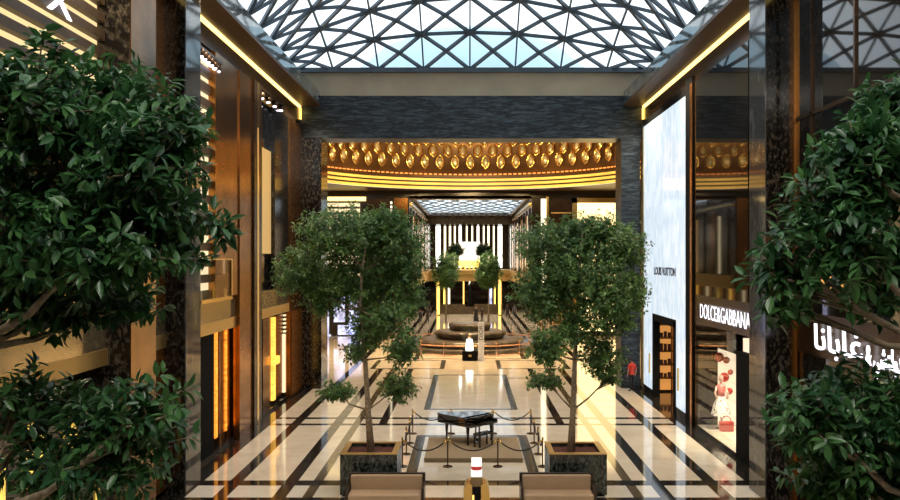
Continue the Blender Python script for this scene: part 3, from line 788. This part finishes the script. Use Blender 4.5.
def lobes_px(lst, Y, seed, dy=1.0):
    rnd = random.Random(seed); out = []
    for px, py, rx, ry, *rest in lst:
        yo = rest[0] if rest else rnd.uniform(-.5, .5)*dy
        y = Y + yo; k = y/F
        out.append(((xat(px, y), y, zat(py, y)), (rx*k, max(rx, ry)*k*.85 if dy < 2 else max(rx, ry)*k, ry*k)))
    return out
PZ = 1.17   # soil height in the planters
def planter(x0, x1, y0, y1, label):
    cx, cy = (x0+x1)/2, (y0+y1)/2; hx, hy = (x1-x0)/2, (y1-y0)/2; t = .13; h = 1.27
    r = empty('planter', (cx, cy, 0)); tag(r, label, 'planter', 'marble planters with trees')
    s = MB().box(-hx, hx, -hy, -hy+t, .06, h-.03).box(-hx, hx, hy-t, hy, .06, h-.03).box(-hx, -hx+t, -hy+t, hy-t, .06, h-.03).box(hx-t, hx, -hy+t, hy-t, .06, h-.03).box(-hx+t, hx-t, -hy+t, hy-t, .06, .2)
    s.build('body', M['green'], r)
    s = MB().box(-hx-.01, hx+.01, -hy-.01, -hy+t+.03, h-.03, h).box(-hx-.01, hx+.01, hy-t-.03, hy+.01, h-.03, h).box(-hx-.01, -hx+t+.03, -hy+t+.03, hy-t-.03, h-.03, h).box(hx-t-.03, hx+.01, -hy+t+.03, hy-t-.03, h-.03, h)
    s.build('rim', M['goldsoft'], r)
    MB().box(-hx+.06, hx-.06, -hy+.06, hy-.06, 0, .06).build('base', M['blackmetal'], r)
    s = MB(); n = 10; rr = random.Random(3)
    gx = [[s.bm.verts.new((-hx+t + (2*hx-2*t)*i/n, -hy+t + (2*hy-2*t)*j/n, PZ-.03+rr.uniform(-.02, .03))) for j in range(n+1)] for i in range(n+1)]
    for i in range(n):
        for j in range(n): s.bm.faces.new([gx[i][j], gx[i+1][j], gx[i+1][j+1], gx[i][j+1]])
    s.build('soil', M['soil'], r)
    return r
planter(-3.75, -2.08, 24.9, 26.55, 'square dark green marble planter behind the left tan sofa')
planter(2.39, 4.07, 24.9, 26.55, 'square dark green marble planter behind the right tan sofa')
# middle trees
YM = 25.7
lobesL = lobes_px([(345, 234, 50, 30), (384, 226, 26, 20), (400, 250, 29, 36), (302, 272, 29, 26), (402, 292, 26, 32), (352, 282, 46, 28), (404, 346, 20, 20), (398, 386, 20, 17), (337, 391, 20, 10), (368, 325, 24, 26), (322, 300, 20, 16), (385, 318, 20, 18), (356, 352, 14, 12)], YM, 5, 2.2)
bx = xat(371, YM)
tree('leafy tree standing in the marble planter behind the left sofa', (bx, YM), [(bx, YM, PZ-.1), (xat(368, YM), YM, zat(410, YM)), (xat(365, YM), YM+.05, zat(360, YM)), (xat(360, YM), YM, zat(310, YM)), (xat(362, YM), YM, zat(270, YM)), (xat(368, YM), YM, zat(230, YM))],
     lobesL, 3300, 11, .145, 'leaf_mid', 11, False, PZ-.03, .10, group='mid hall trees')
lobesR = lobes_px([(556, 246, 40, 28), (610, 246, 40, 28), (545, 292, 32, 32), (608, 300, 36, 36), (549, 345, 24, 22), (546, 380, 20, 9), (600, 354, 25, 24), (608, 378, 12, 7), (580, 275, 34, 30), (632, 290, 16, 22), (575, 325, 20, 20), (590, 228, 30, 14)], YM, 6, 2.2)
bx = xat(571, YM)
tree('leafy tree standing in the marble planter behind the right sofa', (bx, YM), [(bx, YM, PZ-.1), (xat(573, YM), YM, zat(410, YM)), (xat(575, YM), YM+.05, zat(360, YM)), (xat(578, YM), YM, zat(310, YM)), (xat(580, YM), YM, zat(270, YM)), (xat(582, YM), YM, zat(235, YM))],
     lobesR, 3300, 11, .145, 'leaf_mid', 12, False, PZ-.03, .10, group='mid hall trees')
# near trees
YN = 6.3
nl = lobes_px([(70, 165, 118, 112, .1), (150, 155, 58, 68, -.4), (35, 98, 75, 60, -.4), (168, 118, 34, 46, -.2), (224, 229, 22, 11, -.1), (112, 84, 40, 26, .2), (165, 225, 48, 58, .0), (95, 240, 95, 62, -.3), (30, 235, 70, 80, .4), (50, 300, 60, 38, .2), (128, 300, 50, 22, .4), (118, 440, 66, 60, 0), (60, 470, 60, 46, .3), (150, 408, 34, 34, -.2), (20, 410, 30, 45, .2), (60, 400, 40, 26, .5), (-70, 150, 80, 80, .3), (-60, 290, 70, 60, -.2), (-50, 440, 60, 60, .3)], YN, 7)
tree('large glossy leaved tree close by on the left', (-3.85, YN), [(-3.85, YN, PZ-.1), (-3.85, YN, 3.4), (-3.83, YN, 5.0), (-3.75, YN, 6.3), (-3.4, YN, 7.4), (-3.1, YN, 8.1)],
     nl, 1400, 13, .126, 'leaf_near', 21, True, PZ-.03, .11, .006, .22, group='near trees')
nr = lobes_px([(880, 160, 66, 66, 0), (905, 110, 50, 44, .2), (838, 230, 58, 70, -.3), (785, 268, 40, 42, -.4), (880, 270, 60, 48, .3), (850, 420, 72, 62, 0), (900, 440, 60, 76, .3), (812, 415, 40, 34, -.3), (838, 480, 50, 34, .2), (778, 300, 30, 16, -.2), (858, 150, 38, 40, -.4), (985, 170, 75, 80, .2), (985, 310, 65, 60, -.2), (975, 440, 60, 60, .2)], YN, 8)
tree('large glossy leaved tree close by on the right', (4.15, YN), [(4.15, YN, PZ-.1), (4.1, YN, 3.4), (3.95, YN, 5.0), (3.8, YN, 6.3), (3.5, YN, 7.3), (3.3, YN, 7.9)],
     nr, 1250, 13, .126, 'leaf_near', 22, True, PZ-.03, .11, .006, .22, group='near trees')
planter(-4.6, -2.93, 5.5, 7.15, 'square dark marble planter of the near left tree')
planter(3.3, 4.97, 5.5, 7.15, 'square dark marble planter of the near right tree')
# small far trees
YS = 92.
for i, (px, lab) in enumerate(((446, 'small round tree beyond the fountain, left of the hall centre'), (488.5, 'small round tree beyond the fountain, right of the hall centre'))):
    x = xat(px, YS)
    tree(lab, (x, YS), [(x, YS, 0), (x, YS, 1.8), (x+.05, YS, 3.6), (x, YS, 5.4), (x, YS, 6.6)], lobes_px([(px, 263, 13, 12), (px-3, 275, 12, 10), (px+3, 273, 12, 11), (px, 284, 10, 5)], YS, 30+i, 1.2), 1300, 8, .22, 'leaf_mid', 31+i, False, 0, .09, .012, .35, group='far trees')
for i, (px, lab) in enumerate(((455.5, 'dark shrub on the far balcony left of the bright screen'), (484, 'dark shrub on the far balcony right of the bright screen'))):
    x = xat(px, 114)
    t = tree(lab, (x, 114), [(x, 114, 5.4), (x, 114, 6.3), (x, 114, 7.2), (x, 114, 8.2)], lobes_px([(px, 249, 8, 6), (px-3, 252, 6, 4), (px+3, 252, 6, 4)], 114, 40+i, .6), 600, 7, .24, 'leaf_near', 41+i, False, 5.4, .08, .012, .3, group='balcony shrubs')
    t.name = 'shrub'; t['category'] = 'shrub'

# ------------------------------------------------------------------ piano on its platform
o = B(-1.5, 1.88, 29.1, 32.6, 0, .15, bev=.01).build('platform', M['carpet']); tag(o, 'low square taupe platform under the piano', 'platform')
th = math.radians(46)
pr = empty('grand_piano', (.50, 31.5, .15), th); pr.scale = (.96, .9, 1); tag(pr, 'black lacquered grand piano on the taupe platform', 'piano')
out = [(-.76, .12), (.76, .12), (.76, .75)]
for k in range(9):
    t = k/8; out.append((.76 - 1.0*(t*t*(3-2*t)), .75 + .95*t))
for k in range(1, 8):
    a = PI*k/7*1.0; out.append((-.24 - .26*(1-math.cos(a)), 1.70 + .22*math.sin(a)))
out.append((-.76, 1.6))
MB().prism(out, .66, .97).build('case', M['piano'], pr)
MB().prism([(x*1.015, (y-.12)*1.01+.30 if y < .3 else y*1.01) for x, y in out], .975, 1.0).build('lid', M['piano'], pr)
MB().box(-.76, .76, -.16, .12, .66, .74).box(-.76, -.66, -.16, .12, .74, .84).box(.66, .76, -.16, .12, .74, .84).build('keybed', M['piano'], pr)
MB().box(-.66, .66, .10, .14, .74, .98).build('fallboard', M['piano'], pr)
MB().box(-.65, .65, -.14, .10, .741, .78, bev=.008).build('key_cover', M['piano'], pr)
for x, y in ((-.66, .1), (.66, .1), (-.45, 1.55)):
    MB().lathe([(0, .0), (.045, .0), (.05, .05), (.035, .1), (.055, .35), (.075, .62), (.08, .66), (0, .66)], (x, y, 0), 10).build('leg', M['piano'], pr)
s = MB().box(-.14, .14, .18, .3, .08, .16).box(-.12, -.08, .2, .25, .16, .66).box(.08, .12, .2, .25, .16, .66).box(-.1, .1, .12, .2, .05, .08).box(-.14, .14, .18, .3, 0, .02)
s.build('pedal_lyre', M['piano'], pr)
br = empty('piano_bench', (.56, 30.98, .15), th); tag(br, 'black piano bench in front of the grand piano', 'bench')
MB().box(-.38, .38, -.17, .17, .42, .5, bev=.02).build('seat', M['piano'], br)
for x in (-.33, .33):
    for y in (-.13, .13): MB().box(x-.025, x+.025, y-.025, y+.025, 0, .43).build('leg', M['piano'], br)

# stanchions and ropes
SX = [-2.2, -.68, 1.0, 2.5]; SY = [28.5, 30.3, 32.1, 33.85]
def stanchion():
    r = empty('stanchion')
    MB().lathe([(0, 0), (.17, 0), (.17, .02), (.14, .035), (.03, .05), (0, .05)], n=20).build('base', M['bronze_dark'], r)
    MB().lathe([(0, .04), (.024, .04), (.024, .9), (0, .9)], n=10).build('post', M['bronze_dark'], r)
    MB().lathe([(0, .86), (.04, .87), (.04, .91), (.02, .93), (.035, .96), (.02, 1.0), (0, 1.005)], n=12).build('finial', M['gold'], r)
    return r
ring = [(SX[i], SY[0]) for i in range(4)] + [(SX[3], SY[1]), (SX[3], SY[2])] + [(SX[i], SY[3]) for i in (3, 2, 1, 0)] + [(SX[0], SY[2]), (SX[0], SY[1])]
snames = ['front left corner, nearest the left planter', 'front side, left of its middle', 'front side, right of its middle', 'front right corner, nearest the right planter', 'right side, second from the front', 'right side, third from the front', 'back right corner', 'back side behind the piano keyboard end', 'back side behind the piano tail', 'back left corner', 'left side, third from the front', 'left side, second from the front']
st = stanchion()
for i, ((x, y), nm) in enumerate(zip(ring, snames)):
    o = st if i == 0 else copy_tree(st)
    o.location = (x, y, 0); tag(o, 'dark bronze rope post of the piano enclosure, ' + nm, 'stanchion', 'rope posts around the piano')
rn = ['front left', 'front middle', 'front right', 'right front', 'right middle', 'right back', 'back right', 'back middle', 'back left', 'left back', 'left middle', 'left front']
for i in range(12):
    a = Vector((*ring[i], .88)); b_ = Vector((*ring[(i+1) % 12], .88)); d = (b_-a).normalized()
    a += d*.04; b_ -= d*.04
    pts = [a.lerp(b_, k/14) + Vector((0, 0, -.34*4*(k/14)*(1-k/14))) for k in range(15)]
    o = MB().tube(pts, .024, 7).build('rope', M['rope']); tag(o, 'black velvet rope hanging between posts, %s span of the piano enclosure' % rn[i], 'rope', 'ropes around the piano')
    MB().tube([pts[0], pts[1]], .032, 8).build('hook', M['gold'], o); MB().tube([pts[-2], pts[-1]], .032, 8).build('hook', M['gold'], o)

# ------------------------------------------------------------------ sofas
def sofa(x0, x1, label):
    w_ = (x1-x0)/2
    r = empty('sofa', ((x0+x1)/2, 24.3, 0)); tag(r, label, 'sofa', 'tan sofas before the planters')
    MB().box(-w_, w_, .02, .10, .10, .86, bev=.012).box(-w_, -w_+.07, -.72, .04, .10, .62, bev=.012).box(w_-.07, w_, -.72, .04, .10, .62, bev=.012).box(-w_+.05, w_-.05, -.72, .03, .10, .24).build('frame', M['sofaframe'], r)
    MB().box(-w_+.08, w_-.08, -.13, .02, .40, .82, bev=.03).build('backrest', M['tan'], r)
    MB().box(-w_+.08, w_-.08, -.75, -.13, .24, .43, bev=.035).build('seat', M['tan'], r)
    for x in (-w_+.06, w_-.06):
        for y in (-.66, .04): MB().box(x-.03, x+.03, y-.03, y+.03, 0, .11).build('leg', M['blackmetal'], r)
    return r
sofa(-3.42, -1.22, 'tan sofa with dark frame before the left planter')
sofa(1.47, 3.58, 'tan sofa with dark frame before the right planter')
# kiosk between the sofas
YK = 23.5; xk = xat(476.5, YK)
k_ = empty('light_stand', (xk, YK, 0)); tag(k_, 'golden floor stand with two stacked white light boxes between the sofas', 'lamp')
for s_ in (-1, 1):
    s = MB(); pts = [(.12, 0), (.36, 0), (.36, .5), (.33, .72), (.28, .82), (.18, .84), (.12, .78)]
    a = [s.bm.verts.new((s_*x, -.28, z)) for x, z in pts]; b_ = [s.bm.verts.new((s_*x, .28, z)) for x, z in pts]
    s.bm.faces.new(a); s.bm.faces.new(b_[::-1])
    for q in range(len(pts)): s.bm.faces.new([a[q], b_[q], b_[(q+1) % len(pts)], a[(q+1) % len(pts)]])
    s.build('side_panel', M['gold'], k_)
MB().box(-.12, .12, -.2, .26, 0, .72).build('niche', M['blackmetal'], k_)
MB().box(-.11, -.07, -.22, -.2, .05, .5).build('niche_light', M['yellowstrip'], k_)
MB().box(-.16, .16, -.16, .16, .62, .98, bev=.015).build('neck', M['taupe'], k_)
MB().box(-.155, .155, -.155, .155, .98, 1.16, bev=.02).build('light_box', M['boxlight'], k_)
MB().lathe([(0, 1.16), (.14, 1.16), (.15, 1.2), (.13, 1.26), (0, 1.26)], n=20).build('red_collar', M['floral'], k_)
MB().box(-.145, .145, -.145, .145, 1.26, 1.46, bev=.02).build('light_box', M['boxlight'], k_)

# ------------------------------------------------------------------ fountain, railing, perfume display
fx, fy = .15, 65.6
f_ = empty('fountain', (fx, fy, 0)); tag(f_, 'round dark stone fountain of three stacked tiers in the rotunda', 'fountain')
MB().lathe([(0, 0), (4.9, 0), (4.9, .35), (4.7, .4), (4.5, .35), (4.4, .2), (0, .2)], n=64).build('basin', M['stone'], f_)
for k, (r, z0, z1) in enumerate(((4.1, .2, .85), (2.7, .8, 1.45), (1.6, 1.4, 2.0))):
    prof = [(0, z0), (r*.8, z0), (r*.93, z0+.12), (r, z1-.22), (r*.99, z1-.08), (r*.9, z1), (0, z1)]
    s = MB().lathe(prof, n=72); rr = random.Random(k)
    for v in s.bm.verts:
        a = math.atan2(v.co.y, v.co.x); q = 1 + .025*math.sin(a*9+k*2) + .02*math.sin(a*23+k); v.co.x *= q; v.co.y *= q
    s.build('tier', M['stone'], f_)
rl = empty('railing', (fx, fy, 0)); tag(rl, 'rose gold ring railing around the stone fountain', 'railing')
RA = 5.5
for z, rad in ((.75, .045), (.1, .035)):
    MB().tube([(RA*math.cos(2*PI*k/64), RA*math.sin(2*PI*k/64), z) for k in range(65)], rad, 8, cap=False).build('rail', M['rail'], rl)
for k in range(18):
    a = 2*PI*(k+.5)/18; x, y = RA*math.cos(a), RA*math.sin(a)
    MB().lathe([(0, 0), (.09, 0), (.09, .03), (.035, .05), (.035, .95), (.05, .97), (.03, 1.03), (0, 1.04)], (x, y, 0), 10).build('post', M['rail'], rl)
s = MB(); s.lathe([(RA, .14), (RA, .72)], n=64); s.build('glass_panel', M['glass'], rl, recalc=False)
YP = 57.8
pd = empty('display_case', (.14, YP, 0)); tag(pd, 'black plinth with a tall clear case holding a lit bottle before the fountain', 'display case')
MB().box(-.53, .53, 0, .9, 0, .66, bev=.015).build('plinth', M['blackmetal'], pd)
s = MB()
for x0, x1, y0, y1 in ((-.52, .52, .02, .03), (-.52, .52, .87, .88), (-.52, -.51, .03, .87), (.51, .52, .03, .87)): s.box(x0, x1, y0, y1, .66, 2.35)
s.build('glass_case', M['glass'], pd)
s = MB().box(-.1, .1, -.01, 0, .28, .42).build('emblem', M['goldsoft'], pd)
pb = empty('perfume_bottle', (.10, YP+.45, .66)); pb.scale = (.75, .75, .78); tag(pb, 'glowing white bottle with a tan stopper inside the clear case', 'bottle')
MB().lathe([(0, 0), (.33, 0), (.34, .1), (.31, .7), (.26, .95), (.12, 1.0), (0, 1.0)], n=24).build('body', M['whiteglow'], pb)
MB().lathe([(0, 1.0), (.09, 1.0), (.09, 1.1), (.16, 1.16), (.17, 1.34), (.1, 1.44), (0, 1.46)], n=16).build('stopper', M['rail'], pb)
x0, x1 = xat(478.3, YP), xat(484.2, YP)
tp_ = B(x0, x1, YP+.1, YP+.35, 0, 2.62, bev=.01).build('totem_sign', M['white']); tag(tp_, 'tall white sign with vertical lettering beside the clear display case', 'sign')
t = text('DIOR', 'lettering', 'ink', .36, ((x0+x1)/2, YP+.08, 1.9), (PI/2, -PI/2, 0), .005, .98, root=tp_)

# glass balustrade on the left balcony
gb = empty('glass_balustrade', (-8.82, 29.9, 5.55)); tag(gb, 'glass balustrade with gold edge on the upper left balcony', 'balustrade')
s = MB(); s.bm.faces.new([s.bm.verts.new(p) for p in ((0, -1.85, .05), (0, 1.7, .05), (0, 1.7, 1.4), (0, -1.85, 1.4))]); s.build('pane', M['glass'], gb, recalc=False)
MB().box(-.03, .03, 1.7, 1.86, 0, 1.42).build('post', M['gold'], gb); MB().box(-.03, .03, -1.85, 1.7, 1.38, 1.43).build('handrail', M['gold'], gb)
MB().box(-.16, .03, -1.85, 1.86, -.08, .05).build('base_rail', M['gold'], gb)
# downlights on the left
for i, (px0, py0, px1, py1, n, nm) in enumerate(((201, 56, 218, 71, 6, 'near'), (262, 98, 281, 110, 4, 'far'))):
    o = empty('track_light', (0, 0, 0)); tag(o, 'row of small downlights under the left cornice, the %s row' % nm, 'light')
    for k in range(n):
        t = k/(n-1); px = px0+(px1-px0)*t; X = XL+.12; Y = Yat(px, X); z = zat(py0+(py1-py0)*t, Y)
        hs = MB().lathe([(0, .0), (.10, 0), (.12, .05), (.12, .22), (0, .22)], (X, Y, z), 10).build('housing', M['bronze_dark'], o)
        MB().ball((X, Y, z-.02), .085, 1, 1, .6, 8).build('lens', M['downlight'], hs)
    a, b_ = Yat(px0, XL+.12), Yat(px1, XL+.12)
    z0 = zat(py0, a)
    MB().box(XL-.1, XL+.2, a-.3, b_+.3, max(zat(py0, a), zat(py1, b_))+.2, max(zat(py0, a), zat(py1, b_))+.3).build('rail', M['bronze_dark'], o)

# ------------------------------------------------------------------ people
def person(x, y, face, shirt, legs, label, hgt=1.7, walk=.0, dress=False, z=0, skin='skin'):
    ms = [M[skin], plain('cloth_top', shirt, .7), plain('cloth_legs', legs, .7), plain('shoe', (.02, .02, .02), .5)]
    J = {}; E = []; R = {}
    def j(n, p, r, par=None):
        J[n] = Vector(p); R[n] = r
        if par: E.append((par, n))
    j('pel', (0, 0, .93), (.145, .105)); j('abd', (0, .0, 1.08), (.125, .095), 'pel'); j('che', (0, 0, 1.28), (.155, .11), 'abd'); j('shl', (0, 0, 1.42), (.12, .09), 'che')
    j('nec', (0, 0, 1.50), (.05, .05), 'shl'); j('jaw', (0, -.02, 1.56), (.062, .07), 'nec'); j('hed', (0, -.01, 1.64), (.078, .095), 'jaw'); j('top', (0, 0, 1.72), (.05, .06), 'hed')
    for s_, n in ((-1, 'L'), (1, 'R')):
        w_ = walk*s_
        j('sh'+n, (s_*.17, 0, 1.41), (.06, .06), 'shl'); j('el'+n, (s_*.235, .03 + w_*.12, 1.13), (.042, .042), 'sh'+n); j('wr'+n, (s_*.24, -.06 + w_*.28, .90), (.03, .03), 'el'+n)
        j('ha'+n, (s_*.235, -.08 + w_*.31, .82), (.035, .022), 'wr'+n); j('fi'+n, (s_*.23, -.10 + w_*.33, .74), (.022, .014), 'ha'+n)
        j('hi'+n, (s_*.09, 0, .86), (.10, .10), 'pel'); j('kn'+n, (s_*.1, -.02 - w_*.2, .48), (.062, .062), 'hi'+n); j('an'+n, (s_*.1, .02 - w_*.30, .09), (.04, .042), 'kn'+n); j('to'+n, (s_*.11, -.15 - w_*.30, .035), (.038, .03), 'an'+n)
    names = list(J); me = bpy.data.meshes.new('body'); me.from_pydata([J[n] for n in names], [(names.index(a), names.index(b_)) for a, b_ in E], [])
    o = bpy.data.objects.new('tmp', me); COL.objects.link(o)
    md = o.modifiers.new('Skin', 'SKIN'); sd = o.modifiers.new('Sub', 'SUBSURF'); sd.levels = 1; sd.render_levels = 1
    for i, n in enumerate(names):
        me.skin_vertices[0].data[i].radius = R[n]; me.skin_vertices[0].data[i].use_root = (n == 'pel')
    bpy.context.view_layer.update()
    m2 = bpy.data.meshes.new_from_object(o.evaluated_get(bpy.context.evaluated_depsgraph_get()))
    bpy.data.objects.remove(o)
    for mm in ms: m2.materials.append(mm)
    zmin = min(v.co.z for v in m2.vertices)
    for v in m2.vertices: v.co.z -= zmin
    for p in m2.polygons:
        c = p.center; p.use_smooth = True
        if c.z > 1.50: k = 0
        elif abs(c.x) > .185 and c.z < 1.15: k = 0
        elif c.z > .93: k = 1
        elif c.z > .10: k = 2
        else: k = 3
        p.material_index = k
    r = bpy.data.objects.new('person', m2); COL.objects.link(r); tag(r, label, 'person')
    s = MB(); s.ball((0, .015, 1.675), .105, .95, 1.1, 1.0, 12)
    bmesh.ops.delete(s.bm, geom=[v for v in s.bm.verts if v.co.z < 1.64 and v.co.y < .03], context='VERTS')
    s.build('hair', M['hair'], r)
    s = MB()
    for q in (-1, 1): s.ball((q*.032, -.098, 1.645), .011, seg=8)
    s.build('eye', M['ink'], r)
    s = MB(); s.ball((0, -.112, 1.612), .016, .8, 1, 1.5, 8); s.build('nose', ms[0], r)
    s = MB()
    for q in (-1, 1): s.ball((q*.083, 0, 1.63), .022, .5, 1, 1.4, 8)
    s.build('ear', ms[0], r)
    if dress:
        s = MB().lathe([(.14, 1.15), (.17, .95), (.26, .45), (.30, .12)], n=20); s.build('robe', ms[2], r, recalc=False)
    k = hgt/1.75; r.location = (x, y, z); r.rotation_euler = (0, 0, face); r.scale = (k, k, k)
    return r
person(xat(632, 44.6), 44.6, math.radians(200), (.72, .045, .02), (.012, .012, .016), 'person in a red orange shirt and dark trousers beside the white facade', 1.75)
person(xat(476, 92), 92, 0, (.012, .012, .014), (.012, .012, .014), 'person in black standing behind the fountain, left of a pair', 1.78, dress=True)
person(xat(482, 92.8), 92.8, .4, (.05, .035, .03), (.03, .02, .02), 'person in brown standing behind the fountain, right of a pair', 1.65)
person(xat(420, 88), 88, PI, (.03, .03, .04), (.02, .02, .03), 'person in dark clothes walking left of the fountain, nearest of three', 1.7, .6)
person(xat(427.5, 91), 91, PI, (.04, .03, .03), (.03, .02, .02), 'person in dark clothes walking left of the fountain, in the middle of three', 1.68, -.6)
person(xat(429, 101), 101, 0, (.02, .02, .02), (.02, .02, .02), 'person in black walking left of the fountain, farthest of three', 1.75, .6, dress=True)
person(xat(507.5, 97), 97, PI, (.02, .02, .025), (.02, .02, .02), 'person in black walking right of the fountain beside a person in grey', 1.72, .6)
person(xat(514.5, 97.5), 97.5, PI, (.10, .11, .13), (.04, .04, .06), 'person in grey walking right of the fountain', 1.68, -.5)
person(xat(527, 93), 93, 0, (.02, .02, .02), (.02, .02, .02), 'person in dark clothes at the right wall of the far hall', 1.7, .4)
person(xat(531.5, 94), 94, 0, (.35, .12, .12), (.03, .02, .02), 'person in a pink top at the right wall of the far hall', 1.66, -.4)

# mannequin, flowers and handbag in the boutique window
mx, my = XR+.75, 34.1
mn = empty('mannequin', (mx, my, .16)); tag(mn, 'mannequin in a pink top and patterned white skirt in the boutique window', 'mannequin')
MB().lathe([(0, 0), (.22, 0), (.22, .02), (.02, .03), (.02, .5), (0, .5)], n=16).build('stand', M['blackmetal'], mn)
MB().lathe([(.40, .55), (.38, .6), (.30, .95), (.14, 1.28), (.12, 1.3)], n=24).build('skirt', marble('patterned_fabric', (.10, .03, .03), (.85, .8, .72), .6, nscale=9, lo=.42, hi=.5), mn, recalc=False)
MB().lathe([(0, 1.28), (.13, 1.28), (.16, 1.5), (.19, 1.68), (.12, 1.78), (.05, 1.8), (0, 1.8)], n=18).build('top', plain('pink_fabric', (.65, .18, .16), .6), mn)
MB().lathe([(0, 1.78), (.05, 1.8), (.05, 1.86), (.09, 1.94), (.1, 2.03), (.07, 2.12), (0, 2.14)], n=14).build('head', plain('mannequin_skin', (.6, .35, .28), .5), mn)
for q in (-1, 1): MB().tube([(q*.17, 0, 1.68), (q*.25, -.05, 1.42), (q*.2, -.18, 1.22)], [.05, .045, .035], 8).build('arm', plain('mannequin_arm', (.6, .35, .28), .5), mn)
hb = empty('handbag', (mx+.05, my-.55, .16)); tag(hb, 'red handbag on the floor of the boutique window', 'handbag')
MB().box(-.28, .28, -.1, .1, 0, .4, bev=.04).build('body', plain('red_leather', (.45, .05, .04), .4), hb)
MB().tube([(.18*math.cos(PI*k/8), 0, .4 + .2*math.sin(PI*k/8)) for k in range(9)], .018, 6).build('handle', plain('red_handle', (.4, .05, .04), .4), hb)
for i, (px, py, rad) in enumerate(((719, 357, .22), (726, 360, .16), (724, 377, .22), (729, 391, .16), (720, 392, .14), (730, 372, .13))):
    Y = w1-.04; x = xat(px, Y); z = zat(py, Y)
    s = MB(); rr = random.Random(i)
    for k in range(9):
        a = 2*PI*k/9; s.ball((rad*.5*math.cos(a), 0, rad*.5*math.sin(a)), rad*.42, 1, .35, 1, 8)
    s.ball((0, -.04, 0), rad*.4, 1, .6, 1, 8)
    o = s.build('paper_flower', M['floral']); o.location = (x, Y-.05, z)
    tag(o, 'red paper flower on the pale wall of the boutique window, %s' % ['largest at the top', 'small beside the top one', 'large in the middle', 'small low on the right', 'small above the skirt', 'smallest at the right edge'][i], 'flower', 'red flowers in the boutique window')

# ------------------------------------------------------------------ area lights, several added as fill
WARM = (1., .80, .55)
for y in (12, 20, 28, 36, 43):
    lamp('cornice_fill', (XL+.55, y, 15.1), 160, WARM, .5, 3, rot=(0, math.radians(-12), 0))  # added warm fill along both cornices, no fixtures there
    lamp('cornice_fill', (XR-.55, y, 15.1), 160, WARM, .5, 3, rot=(0, math.radians(12), 0))
lamp('leaf_fill', (0, -1.5, 16.8), 800, (1., .95, .86), 8, 3, rot=(math.radians(20), 0, 0), spread=2.4)  # added fill behind the camera to brighten the near leaves
lamp('rotunda_fill', (.2, 62, 17.3), 2400, (1., .70, .34), 8)  # added warm fill for the far floor
lamp('rotunda_up_fill', (.2, 62, 12.2), 900, (1., .66, .28), 10, rot=(PI, 0, 0))  # added upward fill hanging free under the dome
for x, ang in ((-5, 28), (.2, 0), (5.4, -28)):
    lamp('dome_fill', (x, 64, 14.6), 190, (1., .74, .36), 2, 1, rot=(math.radians(105), 0, math.radians(ang)))  # added fill, facing away from the camera, to brighten the gold ovals
lamp('rotunda_left_lamp', (-11.5, 60, 12.6), 500, WARM, 2, 12)
lamp('rotunda_right_lamp', (12, 60, 12.6), 500, WARM, 2, 12)
lamp('far_hall_lamp', (.2, 94, 11.9), 1100, WARM, 4, 24)
lamp('far_side_lamp', (-7, 96, 4.1), 160, WARM, 2, 26)
lamp('far_side_lamp', (7.3, 96, 4.1), 160, WARM, 2, 26)
lamp('far_end_lamp', (.2, 117, 11.5), 300, WARM, 6, 4)
